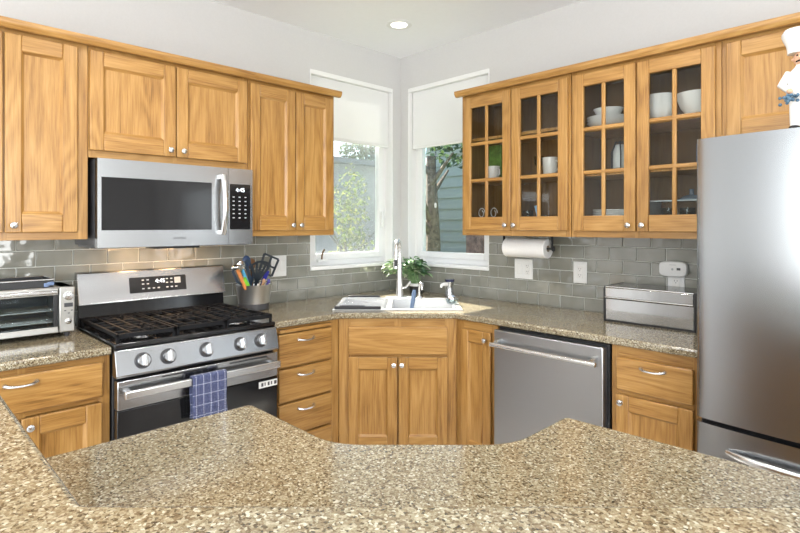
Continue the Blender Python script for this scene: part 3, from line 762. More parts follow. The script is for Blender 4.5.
# ------------------------------------------------------------------ microwave
X0, X1 = -2.268, -1.512; ZA, ZC2 = 1.313, 1.716
t = thing('microwave', 'stainless over-the-range microwave between the left wall cabinets', 'microwave', ((X0+X1)/2, -.2, ZA), L90)
MB().box(X0, X1, -.352, -.013, ZA+.008, ZC2).build('body', DGRY, t, bevel=.003)
div = -1.652
d_ = MB(); yF, yB = -.396, -.354; wz0, wz1 = 1.392, 1.633; wx0, wx1 = -2.252, -1.742
d_.box(X0, wx0, yF, yB, ZA, ZC2).box(wx1, div-.001, yF, yB, ZA, ZC2).box(wx0, wx1, yF, yB, ZA, wz0).box(wx0, wx1, yF, yB, wz1, ZC2)
dd = d_.build('door', SS, t)
MB().box(wx0+.0005, wx1-.0005, yF-.0008, yB, wz0+.0005, wz1-.0005).build('door_window', BLK, dd)
hp = []
for i in range(15):
    q = -1+2*i/14; hp.append((-1.690, -.418-.030*(1-q*q), 1.522+q*.155))
hm = MB(); hm.tube(hp, .0125, 12, flat=((1,0,0), .75, 1.15)); hm.box(-1.702, -1.678, -.424, -.395, 1.655, 1.678).box(-1.702, -1.678, -.424, -.395, 1.366, 1.389)
hm.build('handle', CHR, dd, bevel=.002)
pn = MB().box(div+.001, X1, yF, yB, ZA, ZC2).build('control_panel', SS, t)
MB().box(div+.008, X1-.014, yF-.001, yB, 1.392, 1.633).build('keypad', BLK, pn)
mk = MB()
for r_ in range(6):
    for c_ in range(3): mk.box(-1.628+.034*c_, -1.617+.034*c_, yF-.0016, yF-.0009, 1.562-.022*r_, 1.567-.022*r_)
mk.build('button_marks', MARK, pn)
text('4:45', .030, pn, DISP, (-1.585, yF-.0014, 1.602))
text('SAMSUNG', .014, dd, DGRY, (-1.905, yF-.0004, 1.352))
MB().box(X0+.01, X1-.01, -.37, -.03, ZA-.004, ZA+.0075).build('underside', DGRY, t)
MB().box(-2.0, -1.78, -.34, -.20, ZA-.014, ZA-.0045).build('grease_filter', BLKM, t, bevel=.002)
lm = MB().box(-2.06, -1.98, -.12, -.07, ZA-.008, ZA-.0042).build('task_light', emis('warm_lamp', (1,.75,.45), 6), t)
for lx in (-2.02, -1.76):
    lo = light('task_lamp', 'AREA', (.20, lx, ZA-.02), .8, (1,.60,.30), shape='RECTANGLE', size=.10, size_y=.08, aim=(-.45, 0, -1))

# ------------------------------------------------------------------ dishwasher
X0, X1 = 1.372, 1.970
t = thing('dishwasher', 'stainless dishwasher with bar handle right of the sink cabinets', 'dishwasher', ((X0+X1)/2, -.33, 0))
MB().box(X0+.004, X1+.012, -.598, -.02, .03, .870).build('tub', BLKM, t)
dp = MB().box(X0, X1, -.646, -.600, .11, .862).build('door', SSD, t, bevel=.006, seg=3)
MB().box(X0+.02, X1-.02, -.57, -.54, .0, .11).build('toe_panel', BLKM, t)
hm = MB(); hm.cyl((X0+.012, -.694, .792), (X1-.012, -.694, .792), .0125, 18)
for x in (X0+.035, X1-.035): hm.prism([(-.645, .770), (-.645, .822), (-.690, .802), (-.690, .784)], x-.011, x+.011, 'x')
hm.build('handle', CHR, dp, bevel=.0015)

# ------------------------------------------------------------------ refrigerator
X0, X1 = 2.385, 3.293
t = thing('refrigerator', 'tall stainless French-door refrigerator with bottom freezer at right edge', 'refrigerator', ((X0+X1)/2, -.4, 0))
MB().box(X0+.006, X1-.006, -.705, -.03, .04, 1.742).build('body', DGRY, t, bevel=.004)
MB().box(X0+.03, X1-.03, -.66, -.06, 0, .04).build('base', BLKM, t)
def bowed(a, b, z0, z1, yb=-.712, ye=-.752, bulge=.038, n=14):
    pts = [(b, yb), (a, yb)]
    c_ = (X0+X1)/2; 
    for i in range(n+1):
        x = a+(b-a)*i/n; q = (x-c_)/((X1-X0)/2); y = ye-bulge*(1-q*q)
        if i == 0: pts += [(a, y+.014), (a+.004, y+.004), (a+.014, y)]
        elif i == n: pts += [(b-.014, y), (b-.004, y+.004), (b, y+.014)]
        else: pts.append((x, y))
    return MB().prism(pts, z0, z1)
FS = steel('fridge_steel', (.37,.385,.40), .25, axis=0, streak=.01)
cx = (X0+X1)/2
d1 = bowed(X0, cx-.002, .690, 1.742).build('upper_door', FS, t, sharp=50)
d2 = bowed(cx+.002, X1, .690, 1.742).build('upper_door', FS, t, sharp=50)
fz = bowed(X0, X1, .06, .672).build('freezer_drawer', FS, t, sharp=50)
for d__, x in ((d1, cx-.045), (d2, cx+.045)):
    MB().tube([(x, -.790, .80), (x, -.835, .83), (x, -.845, 1.1), (x, -.835, 1.38), (x, -.790, 1.41)], .012, 12).build('handle', CHR, d__)
hp = []; rs = []
for i in range(25):
    q = -1+2*i/24; hp.append((cx+q*.345, -.775-.052*(1-abs(q)**4), .592-.003*(1-q*q))); rs.append(.008+.006*(1-abs(q)**6))
MB().tube(hp, rs, 14, flat=((0,0,1), .8, 1.1)).build('handle', CHR, fz)

# chef figurine on the refrigerator
fx, fy, fz_ = 2.694, -.62, 1.742
t = thing('chef_figurine', 'white ceramic chef figurine with tall hat standing on the refrigerator', 'figurine', (fx, fy, fz_))
MB().lathe([(.052,0),(.055,.004),(.052,.012),(.0005,.013)], (fx, fy, fz_), 24).build('base', DGRY, t)
mb = MB()
for s in (-1, 1):
    mb.tube([(fx+s*.020, fy, fz_+.012), (fx+s*.021, fy, fz_+.06), (fx+s*.018, fy, fz_+.13)], [.015, .016, .021], 14)
mb.lathe([(.030,0),(.040,.02),(.044,.05),(.040,.085),(.036,.11),(.022,.125),(.014,.14)], (fx, fy, fz_+.115), 24, sy=.8)
bd = mb.build('body', CER, t)
mb = MB()
for s in (-1, 1): mb.ball((fx+s*.020, fy-.012, fz_+.022), .018, sy=1.5, sz=.6)
mb.build('shoes', BLK, t)
mb = MB()
mb.tube([(fx-.036, fy, fz_+.222), (fx-.058, fy-.012, fz_+.180), (fx-.030, fy-.045, fz_+.150)], [.016, .014, .011], 12)
mb.tube([(fx+.036, fy, fz_+.222), (fx+.058, fy-.012, fz_+.180), (fx+.030, fy-.045, fz_+.150)], [.016, .014, .011], 12)
mb.build('sleeves', CER, t)
SK = plain('painted_skin', srgb(214,170,140), .4)
mb = MB(); mb.ball((fx, fy, fz_+.272), .026, sz=1.15, n=20); mb.ball((fx-.002, fy-.026, fz_+.268), .006, n=10)
for s in (-1, 1): mb.ball((fx+s*.026, fy, fz_+.270), .006, n=8)
mb.build('head', SK, t)
for s in (-1, 1): MB().ball((fx+s*.028, fy-.050, fz_+.149), .010, n=10).build('hand', SK, t)
mb = MB()
for s in (-1, 1): mb.ball((fx+s*.010, fy-.023, fz_+.278), .0035, n=8); mb.tube([(fx+s*.001, fy-.028, fz_+.258), (fx+s*.014, fy-.025, fz_+.256)], .0028, 6)
mb.build('eyes_and_moustache', BLK, t)
mb = MB(); mb.lathe([(.027,0),(.028,.018),(.030,.03),(.040,.055),(.042,.072),(.034,.086),(.0005,.088)], (fx-.014, fy, fz_+.290), 20, sx=1.12, sy=1.12)
for k in range(10):
    a = k*PI/5; mb.ball((fx-.014+.036*math.cos(a), fy+.032*math.sin(a), fz_+.358), .012, sz=1.3, n=8)
mb.build('chef_hat', CER, t)
random.seed(5); mb = MB()
for k in range(26): mb.ball((fx-.030+random.gauss(0,.011), fy-.055+random.gauss(0,.006), fz_+.135-abs(random.gauss(0,.014))), .006, n=8)
mb.build('blue_bunch', plain('glazed_blue', srgb(78,108,130), .25, var=.4, vscale=90), t)

# ------------------------------------------------------------------ bread box
t = thing('bread_box', 'stainless bread box with black sides on right worktop beside refrigerator', 'bread box', (2.02, -.15, .9145))
a, b, y0, y1, z0, z1 = 1.797, 2.243, -.268, -.03, .9145, 1.098
pf = [(y1, z0), (y0, z0), (y0, z1-.014), (y0+.012, z1), (y1, z1)]
for u, v in ((a, a+.012), (b-.012, b)): MB().prism(pf, u, v, 'x').build('side_panel', BLKM, t, bevel=.003)
MB().box(a+.012, b-.012, y0+.012, y1, z1-.006, z1-.001).box(a+.012, b-.012, y1-.005, y1, z0+.004, z1-.006).build('top_and_back', BLK, t)
BXS = steel('polished_steel', (.50,.50,.50), .10, streak=.004)
MB().box(a+.012, b-.012, y0+.004, y0+.010, z0+.010, z1-.066).build('lower_front', BXS, t, bevel=.001)
MB().box(a+.012, b-.012, y0-.001, y0+.008, z1-.062, z1-.008).build('rolltop_lid', BXS, t, bevel=.002)
MB().cyl((a+.012, y0-.003, z1-.058), (b-.012, y0-.003, z1-.058), .0045, 10).build('lid_lip', CHR, t)
MB().cyl((a+.012, y0+.006, z1-.004), (b-.012, y0+.006, z1-.004), .0055, 10).build('front_rail', CHR, t)
MB().box(a+.01, b-.01, y0+.002, y1, z0, z0+.009).build('base', BLKM, t)

# ------------------------------------------------------------------ outlets on the backsplash
def recept(mb, x, y, z):
    for s in (-1, 1): mb.box(x+s*.0065-.0012, x+s*.0065+.0012, y-.0004, y+.0003, z-.001, z+.007)
    mb.box(x-.002, x+.002, y-.0004, y+.0003, z-.010, z-.006)
def plate(name, label, ang, x0, x1, z0, z1, gangs, blank=False):
    t = thing(name, label, 'outlet' if 'outlet' in name else 'plate', ((x0+x1)/2, -.0115, z0), ang)
    MB().box(x0, x1, -.0165, -.0115, z0, z1).build('cover_plate', WPL, t, bevel=.003)
    zc = (z0+z1)/2
    for (gx, kind) in gangs:
        ins = MB().box(gx-.017, gx+.017, -.0195, -.0162, zc-.034, zc+.034).build('insert', ENAM, t, bevel=.0015)
        if kind == 'o':
            m2 = MB(); recept(m2, gx, -.0196, zc+.019); recept(m2, gx, -.0196, zc-.017); m2.build('slots', DGRY, ins)
        else:
            MB().prism([(-.0193, zc-.03), (-.0193, zc+.03), (-.0235, zc+.03)], gx-.013, gx+.013, 'x').build('rocker', WPL, ins)
    return t
plate('outlet', 'double white plate with switch and outlet under the paper towel roll', 0, 1.083, 1.218, 1.069, 1.197, [(1.122, 's'), (1.180, 'o')])
plate('outlet', 'white wall outlet on the tiles left of the bread box', 0, 1.496, 1.582, 1.071, 1.199, [(1.539, 'o')])
plate('outlet', 'white wall outlet behind the bread box with alarm plugged in', 0, 2.030, 2.114, 1.040, 1.168, [(2.072, 'o')])
plate('switch_plate', 'white switch plate behind the utensil crock', L90, -1.172, -1.060, 1.081, 1.217, [(-1.142, 's'), (-1.090, 's')])
t = thing('plug_in_alarm', 'white oval plug-in alarm in the outlet above the bread box', 'alarm', (2.066, -.035, 1.150))
prof = []
for k in range(40):
    q = 2*PI*k/40; ex = .5
    cx_ = abs(math.cos(q))**ex*math.copysign(1, math.cos(q)); sz_ = abs(math.sin(q))**ex*math.copysign(1, math.sin(q))
    prof.append((2.066+.068*cx_, 1.188+.040*sz_))
al = MB().prism([(z, x) for x, z in prof], -.052, -.0198, 'y').build('housing', WPL, t, bevel=.006, seg=3)
MB().box(2.087, 2.105, -.0528, -.0518, 1.183, 1.195).build('display', DGRY, t)
MB().lathe([(.006,0),(.006,.001),(.0005,.0012)], (2.066, -.052, 1.187), 12, M=Matrix.Rotation(PI/2, 3, 'X')).build('test_button', LGRY, t)
MB().box(2.05, 2.084, -.0525, -.0519, 1.208, 1.211).build('label_mark', MARK, t)

# ------------------------------------------------------------------ paper towels under the cabinet
t = thing('paper_towel_roll', 'white paper towel roll mounted under the glass-door cabinet', 'paper towels', (1.28, -.17, 1.215))
PT = plain('paper_towel', C(.84,.83,.81), .95, var=.02, vscale=120, bump=.2)
M = Matrix.Rotation(PI/2, 3, 'Y')
rr = MB(); R_ = .058; c0 = (1.128, -.17, 1.276); L_ = .290
rr.lathe([(.020,0),(R_-.004,0),(R_,.004),(R_,L_-.004),(R_-.004,L_),(.020,L_),(.020,0)], c0, 36, M=M)
rr.build('paper', PT, t)
MB().lathe([(.0195,.001),(.0185,.001),(.0185,L_-.001),(.0195,L_-.001),(.0195,.001)], c0, 20, M=M).build('core', plain('cardboard', C(.30,.24,.18), .9), t)
hb = MB(); hb.cyl((1.105, -.17, 1.276), (1.448, -.17, 1.276), .006, 12)
for x in (1.105, 1.440): hb.box(x, x+.006, -.18, -.16, 1.270, 1.352)
hb.box(1.105, 1.446, -.182, -.158, 1.346, 1.3515)
hb.lathe([(.014,0),(.016,.004),(.016,.010),(.0005,.012)], (1.446, -.17, 1.276), 16, M=M)
hb.build('holder', BLKM, t, bevel=.001)

# ------------------------------------------------------------------ utensil crock (left wall frame; x = world y, y = -world x)
t = thing('utensil_crock', 'brushed steel utensil crock with black base right of the range', 'crock', (-1.372, -.155, .9145), L90)
cx_, cy_ = -1.372, -.155
MB().lathe([(.083,0),(.088,.004),(.090,.038),(.086,.039),(.0005,.038)], (cx_, cy_, .9145), 40).build('base_ring', DGRY, t)
cr = MB().lathe([(.089,.039),(.103,.148),(.104,.150),(.100,.150),(.086,.047),(.0005,.045)], (cx_, cy_, .9145), 44).build('cup', steel('crock_steel', (.80,.80,.80), .34, axis=2), t)
zt = .9145+.142
def inside(dx, dy): return (cx_+dx, cy_+dy, .965)
def utensil(name, label, top, foot, make, mat, hmat=None, r=.006):
    f = Vector(inside(*foot)); T = Vector((cx_-.012+(top[0]-cx_)*1.22, top[1], top[2]+.004)); tt = thing(name, label, 'utensil', f, L90)
    d = (T-f).normalized(); hl = MB().tube([f, f.lerp(T, .5), T], [r*1.35, r*1.45, r*1.1], 10).build('handle', hmat or mat, tt)
    mb = MB(); side = Vector((1,0,0)); side = (side-d*side.dot(d)).normalized(); nrm = side.cross(d).normalized()
    make(mb, T, d, side, nrm); mb.build('head', mat, tt, bevel=0); return tt
def flatpoly(mb, T, d, s, n, pts, th=.003):
    A = [T+s*u*1.55+d*v*1.3-n*th/2 for u, v in pts]; B_ = [p+n*th for p in A]; k = len(pts)
    mb.add(A+B_, [tuple(range(k))[::-1], tuple(range(k, 2*k))]+[(i, (i+1) % k, k+(i+1) % k, k+i) for i in range(k)])
def bars(mb, T, d, s, n, segs, wd, th=.003):
    for (u0, v0, u1, v1) in segs:
        a_ = Vector((u0, v0)); b_ = Vector((u1, v1)); e = (b_-a_).normalized(); q = Vector((-e.y, e.x))*wd/2
        flatpoly(mb, T, d, s, n, [tuple(a_+q), tuple(a_-q), tuple(b_-q), tuple(b_+q)], th)
NAVY = plain('slate_nylon', srgb(58,72,88), .35); NYL = plain('black_nylon', srgb(46,54,62), .4)
def slotted(mb, T, d, s, n):
    bars(mb, T, d, s, n, [(-.014,0,-.036,.04), (-.036,.04,-.036,.098), (-.036,.098,.036,.105), (.036,.105,.036,.04), (.036,.04,.014,0), (-.014,0,.014,0), (-.016,.004,-.018,.1), (0,0,0,.1), (.016,.004,.018,.1)], .0095)
def fan(mb, T, d, s, n):
    bars(mb, T, d, s, n, [(0,0,-.04,.085), (0,0,-.022,.10), (0,0,0,.105), (0,0,.022,.10), (0,0,.04,.085), (-.04,.085,-.022,.10), (-.022,.10,0,.105), (0,.105,.022,.10), (.022,.10,.04,.085), (-.012,.0,.012,.0)], .009)
def rectspat(mb, T, d, s, n):
    bars(mb, T, d, s, n, [(-.03,.0,-.034,.085), (.03,0,.034,.085), (-.034,.085,.034,.085), (-.03,0,.03,0), (-.032,.04,.032,.04), (0,0,0,.085)], .009)
def spoonh(mb, T, d, s, n):
    M_ = Matrix((s, n, d)).transposed(); mb.ball(T+d*.022, .027, sx=1, sy=.35, sz=1.25, n=18, M=M_)
def ladleh(mb, T, d, s, n): mb.ball(T+d*.012, .028, sz=.6, n=18)
utensil('slotted_turner', 'dark slate slotted turner leaning left in the steel crock', (cx_-.022, cy_-.01, 1.060), (.01, 0), slotted, NAVY)
utensil('fan_turner', 'dark fan-shaped slotted turner in the middle of the crock', (cx_+.010, cy_-.03, 1.070), (-.01, .01), fan, NYL)
utensil('square_turner', 'dark square-slotted spatula leaning right towards the switch plate', (cx_+.078, cy_+.01, 1.115), (.02, .01), rectspat, NYL)
ORG = plain('orange_wood', srgb(214,136,76), .5); GRN = plain('lime_green_silicone', srgb(126,200,52), .4); SKB = plain('sky_blue_plastic', srgb(92,180,226), .35)
utensil('ladle', 'steel ladle with orange and green handle at the left of the crock', (cx_-.100, cy_-.055, 1.160), (-.035, -.045), ladleh, CHR, ORG, .0085)
gr = [o for o in COL.objects if o.type == 'EMPTY' and o.name == 'ladle'][0]
gg = MB().tube([(cx_-.093, cy_-.052, 1.108), (cx_-.068, cy_-.049, 1.060)], [.0150, .0160], 12).build('grip', GRN, gr)
utensil('serving_spoon', 'steel serving spoon with sky blue handle beside the ladle', (cx_-.066, cy_-.035, 1.155), (-.015, -.03), spoonh, CHR, SKB, .0075)
utensil('wooden_spoon', 'brown wooden spoon rising at the back of the crock', (cx_+.018, cy_+.045, 1.155), (.0, .02), spoonh, plain('brown_wood', srgb(134,96,62), .6), None, .0055)
utensil('whisk_handle_tool', 'tan wooden tool with short handle at front of the crock', (cx_+.038, cy_-.055, 1.075), (.02, -.01), lambda mb, T, d, s, n: mb.ball(T+d*.004, .010, sz=1.6, n=12), plain('tan_wood', srgb(190,150,112), .6), None, .007)
utensil('blue_spreader', 'royal blue silicone spreader standing in the crock', (cx_+.052, cy_-.02, 1.075), (.02, .01), lambda mb, T, d, s, n: flatpoly(mb, T, d, s, n, [(-.008,0),(.008,0),(.010,.05),(-.006,.055)], .006), plain('royal_blue', srgb(40,44,150), .35), None, .006)
utensil('peeler', 'violet-handled small tool at right side of the crock', (cx_+.082, cy_-.02, 1.072), (.04, 0), lambda mb, T, d, s, n: mb.ball(T, .009, sz=1.7, n=12), plain('violet_plastic', srgb(84,76,160), .35), None, .006)
utensil('long_spoon', 'long navy nylon spoon rising highest in the crock', (cx_-.012, cy_+.03, 1.175), (.0, .01), spoonh, plain('navy_nylon', srgb(50,72,110), .35), None, .0065)

# ------------------------------------------------------------------ toaster oven
a, b = -2.800, -2.327; yf = -.275; z0, z1 = .934, 1.140; pv = -2.388
t = thing('toaster_oven', 'silver toaster oven on the left worktop at the left edge', 'toaster oven', ((a+b)/2, -.15, .9145), L90)
TO = plain('toaster_silver', C(.55,.54,.51), .34, .85, var=.03)
mb = MB().box(a, b, yf+.012, -.03, z1-.010, z1).box(a, b, yf+.012, -.03, z0, z0+.012).box(a, a+.012, yf+.012, -.03, z0, z1).box(pv, b, yf+.012, -.03, z0, z1).box(a, b, -.04, -.03, z0, z1)
mb.build('housing', TO, t, bevel=.005)
MB().box(a+.012, pv-.001, -.045, -.0405, z0+.012, z1-.01).build('cavity_liner', DGRY, t)
pnl = MB().box(pv, b, yf, yf+.012, z0+.002, z1-.001).build('control_panel', TO, t, bevel=.005)
M = Matrix.Rotation(PI/2, 3, 'X'); kx = (pv+b)/2+.006
MB().lathe([(.020,0),(.020,.004),(.0165,.006),(.0155,.020),(.0005,.021)], (kx, yf, 1.098), 24, M=M).build('dial', CHR, pnl)
MB().box(kx-.018, kx+.016, yf-.001, yf+.003, 1.048, 1.066).build('display', DGRY, pnl)
MB().lathe([(.013,0),(.013,.003),(.010,.005),(.0005,.005)], (kx-.002, yf, .984), 20, M=M).build('button', CHR, pnl)
mk = MB()
for q in (-.014, .012): mk.box(kx+q-.004, kx+q+.004, yf-.0006, yf+.0003, 1.030, 1.034)
mk.box(kx-.004, kx+.004, yf-.0006, yf+.0003, 1.018, 1.022); mk.build('button_marks', DGRY, pnl)
dr = MB().box(a+.01, pv-.004, yf+.001, yf+.010, 1.105, z1-.006).box(a+.01, pv-.004, yf+.001, yf+.010, z0+.004, z0+.030).box(a+.01, a+.03, yf+.001, yf+.010, z0+.03, 1.105).box(pv-.022, pv-.004, yf+.0015, yf+.0095, z0+.03, 1.105, 1)
dr = dr.build('oven_door', [TO, BLKM], t, bevel=.002)
MB().box(a+.03, pv-.022, yf+.004, yf+.008, z0+.03, 1.105).build('door_glass', GLW, dr)
hm = MB(); hm.box(a+.03, pv-.008, yf-.030, yf-.016, 1.113, 1.129)
for x in (a+.08, -2.475): hm.box(x-.010, x+.010, yf-.018, yf+.002, 1.113, 1.129)
hm.build('handle', CHR, dr, bevel=.004)
for z in (.985, 1.035):
    mb = MB()
    for k in range(9): mb.cyl((a+.014, -.07-.022*k, z), (pv-.004, -.07-.022*k, z), .0022, 6)
    mb.cyl((a+.014, yf+.018, z), (pv-.004, yf+.018, z), .0035, 8); mb.build('wire_shelf', CHR, t)
MB().box(a+.014, pv-.004, yf+.02, -.05, .950, .955).build('crumb_tray', CHR, t)
mb = MB()
for x in (a+.03, b-.025):
    for y in (yf+.03, -.06): mb.lathe([(.010,0),(.013,.0195)], (x, y, .9145), 14)
mb.build('feet', DGRY, t)
t = thing('broiler_pan', 'dark shallow broiler pan lying on top of the toaster oven', 'pan', (-2.56, -.15, z1), L90)
pa, pb, py0, py1 = -2.78, -2.405, -.255, -.06; zz = z1+.001
mb = MB().box(pa, pb, py0, py1, zz, zz+.003)
for (x0_, x1_, yy0, yy1) in ((pa, pa+.004, py0, py1), (pb-.004, pb, py0, py1), (pa, pb, py0, py0+.004), (pa, pb, py1-.004, py1)): mb.box(x0_, x1_, yy0, yy1, zz, zz+.034)
mb.build('pan', BLKM, t, bevel=.0015)
MB().tube([(pa, py0, zz+.033), (pb, py0, zz+.033), (pb, py1, zz+.033), (pa, py1, zz+.033)], .0035, 8, closed=True).build('rim', CHR, t)
tag(MB().box(-2.443, -2.425, -.262, -.2565, z1+.001, z1+.020).box(-2.430, -2.404, -.262, -.2565, z1+.008, z1+.024).build('pan_clip', plain('grey_blue_metal', srgb(120,140,175), .25, .6), ang=L90, bevel=.002), 'small silver-blue clip at the corner of the broiler pan', 'clip')

# ------------------------------------------------------------------ recessed ceiling lights
proto = None
labs = ['recessed ceiling light near the corner above the sink', 'recessed ceiling light over the range side of the aisle', 'recessed ceiling light over the dishwasher side of the aisle', 'recessed ceiling light above the bar', 'recessed ceiling light towards the far right wall', 'recessed ceiling light at rear left', 'recessed ceiling light at rear right']
for i, (x, y) in enumerate(CANS):
    if proto is None:
        proto = thing('recessed_light', labs[0], 'ceiling light', (x, y, H), 0, 'recessed ceiling lights')
        MB().lathe([(.055,-.0015),(.060,-.006),(.085,-.004),(.088,-.0003),(.055,-.0002),(.055,-.0015)], (x, y, H), 36).build('trim_ring', WHT, proto)
        MB().lathe([(.0545,-.003),(.0005,-.003)], (x, y, H), 32).build('lens', emis('lamp_lens', (1,.96,.9), 1.6), proto)
    else: dup(proto, (x, y, H), 0, labs[i])
    if i: light('can_light', 'SPOT', (x, y, H-.02), 60, (1, .965, .92), spot_size=math.radians(150), spot_blend=.9, shadow_soft_size=.09)

# ------------------------------------------------------------------ dishes in the glass cabinets
def lathe_thing(name, label, cat, prof, c, mat, group=None, n=28):
    o = MB().lathe(prof, c, n).build(name, mat, base=c, smooth=True, sharp=50); return tag(o, label, cat, group)
bowlp = lambda r, h: [(r*.35,0),(r*.38,.004),(r*.75,h*.42),(r,h),(r*.97,h),(r*.70,h*.45),(r*.3,.009),(.0005,.008)]
platep = lambda r: [(r*.6,0),(r*.62,.002),(r,.016),(r*.99,.018),(r*.6,.006),(.0005,.005)]
s1, s2 = 1.9255, 1.6905
for k in range(3): lathe_thing('dinner_bowl', ['bottom wide white bowl', 'second wide white bowl', 'top wide white bowl'][k]+' of the stack on the top shelf, left glass door by refrigerator', 'bowl', bowlp(.105, .036), (1.785, -.19, s1+.015*k), CER, 'white bowls stacked on the top shelf')
lathe_thing('serving_bowl', 'angled white bowl sitting on top of the bowl stack', 'bowl', bowlp(.078, .055), (1.790, -.19, s1+.054), CER)
for k in range(2): lathe_thing('soup_bowl', ['lower', 'upper'][k]+' round white soup bowl right of the tall bowl stack', 'bowl', bowlp(.050, .060), (1.942, -.20, s1+.040*k), CER, 'white soup bowls')
for k in range(4): lathe_thing('cereal_bowl', ['lowest', 'second', 'third', 'topmost'][k]+' deep white bowl of the stack behind the rightmost glass door', 'bowl', bowlp(.072, .066), (2.055, -.19, s1+.023*k), CER, 'deep white bowls stacked behind the rightmost door')
lathe_thing('mixing_bowl', 'large round white bowl on the top shelf nearest the refrigerator', 'bowl', bowlp(.092, .115), (2.225, -.20, s1), CER)
tt = thing('wire_jar', 'clear glass jar in a dark wire stand on the middle shelf', 'jar', (1.850, -.19, s2))
MB().lathe([(.036,0),(.038,.004),(.038,.10),(.026,.125),(.024,.135),(.022,.135),(.024,.124),(.035,.098),(.035,.006),(.0005,.005)], (1.850, -.19, s2+.012), 24).build('jar', plain('frosted_glass', C(.50,.53,.53), .12), tt)
mb = MB()
for k in range(6):
    q = k*PI/3; c_, s_ = math.cos(q), math.sin(q)
    mb.tube([(1.85+.045*c_, -.19+.045*s_, s2+.002), (1.85+.044*c_, -.19+.044*s_, s2+.11), (1.85+.02*c_, -.19+.02*s_, s2+.165)], .0036, 6)
for z in (.006, .16): mb.tube([(1.85+(.045 if z < .1 else .022)*math.cos(k*PI/8), -.19+(.045 if z < .1 else .022)*math.sin(k*PI/8), s2+z) for k in range(16)], .0022, 6, closed=True)
mb.build('wire_stand', BLKM, tt)
for k in range(12): lathe_thing('dinner_plate', ['lowest', 'second', 'third', 'fourth', 'fifth', 'sixth', 'seventh', 'eighth', 'ninth', 'tenth', 'eleventh', 'topmost'][k]+' white dinner plate counting up the pile at the cabinet floor', 'plate', platep(.115), (1.83, -.195, ZB+.0185+.0098*k), CER, 'white plates on the cabinet floor')
for k, x in enumerate((2.09, 2.175, 2.26)): lathe_thing('glass_tumbler', ['left', 'middle', 'right'][k]+' clear tumbler at the bottom of the cabinet nearest the refrigerator', 'glass', [(.028,0),(.030,.003),(.035,.13),(.033,.13),(.028,.006),(.0005,.005)], (x, -.17, ZB+.0185), GLW, 'clear tumblers')
tag(MB().box(2.02, 2.33, -.26, -.10, ZB+.178, ZB+.184).box(2.025, 2.030, -.255, -.105, ZB+.0185, ZB+.178).box(2.32, 2.325, -.255, -.105, ZB+.0185, ZB+.178).build('clear_riser', plain('pale_acrylic', C(.45,.50,.52), .15)), 'clear shelf riser over the tumblers', 'shelf riser')
tag(MB().box(2.235, 2.29, -.24, -.12, s2, s2+.105).box(2.24, 2.285, -.242, -.24, s2+.01, s2+.09, 0).build('picture_frame', plain('dusky_blue', srgb(78,96,130), .4), bevel=.003), 'dusky blue box on the middle shelf nearest the refrigerator', 'box')
lathe_thing('glass_cloche', 'blue-grey glass cloche with knob lying on the clear shelf riser', 'cloche', [(.055,0),(.056,.004),(.040,.018),(.010,.026),(.009,.045),(.012,.052),(.0005,.055)], (2.20, -.19, ZB+.1845), plain('blue_grey_glass', C(.16,.20,.25), .1))  # a loose glass lid, knob up, lying on the riser
r1 = 1.7005
def mug(x, y, z, label, m=CER, r=.038, h=.085, grp=None):
    tt = thing('mug', label, 'mug', (x, y, z), 0, grp)
    MB().lathe([(r*.85,0),(r*.9,.003),(r,h),(r*.93,h),(r*.85,.007),(.0005,.006)], (x, y, z), 24).build('cup', m, tt)
    MB().tube([(x+r*.92, y-.01, z+h*.8), (x+r+.02, y-.02, z+h*.72), (x+r+.022, y-.02, z+h*.38), (x+r*.9, y-.01, z+h*.22)], .0045, 8).build('handle', m, tt)
mug(1.050, -.20, r1, 'white mug behind the left glass door by the window', grp=None)
mug(1.448, -.20, r1, 'large white mug behind the second glass door', r=.044, h=.105)
lathe_thing('wine_glass', 'clear stemmed glass left of the large white mug', 'glass', [(.030,0),(.028,.003),(.004,.008),(.004,.05),(.028,.075),(.030,.12),(.028,.12),(.025,.077),(.0005,.056)], (1.372, -.20, r1), GLW)
tag(MB().box(.938, 1.035, -.10, -.085, r1, r1+.236).build('green_card', plain('leaf_print', srgb(96,140,60), .6, var=.4, vscale=40), bevel=.002), 'green patterned card behind the left glass door by the window', 'card')
tt = thing('dish_stand', 'white wire dish stand with scrolls at the cabinet bottom by the window', 'rack', (1.07, -.2, ZB+.0185))
WR = plain('pale_wire', C(.55,.55,.55), .35); mb = MB(); zb_ = ZB+.0185
for x in (.97, 1.065, 1.17):
    pts = [(x+.028*math.cos(q)*(1-q/14), -.22, zb_+.120+.036*math.sin(q)*(1-q/14)) for q in [k*.5 for k in range(16)]]
    mb.tube(pts, .0025, 6); mb.tube([(x, -.22, zb_+.085), (x, -.22, zb_+.003)], .0025, 6)
mb.tube([(.94, -.22, zb_+.075), (1.20, -.22, zb_+.075)], .003, 6); mb.tube([(.94, -.22, zb_+.004), (1.20, -.22, zb_+.004)], .003, 6)
mb.tube([(.94, -.12, zb_+.004), (1.20, -.12, zb_+.004)], .003, 6)
for x in (.94, 1.20): mb.tube([(x, -.22, zb_+.075), (x, -.22, zb_+.004), (x, -.12, zb_+.004)], .003, 6)
mb.build('wire_frame', WR, tt)
for k, (x, nm) in enumerate(((1.0, 'left'), (1.14, 'right'))): lathe_thing('small_bowl', nm+' small white bowl under the wire dish stand by the window', 'bowl', bowlp(.045, .04), (x, -.17, zb_+.008), CER, 'small bowls by the window')
lathe_thing('water_glass', 'tall clear glass at the bottom of the second glass cabinet door', 'glass', [(.026,0),(.028,.003),(.034,.13),(.032,.13),(.026,.006),(.0005,.005)], (1.298, -.2, zb_), GLW)
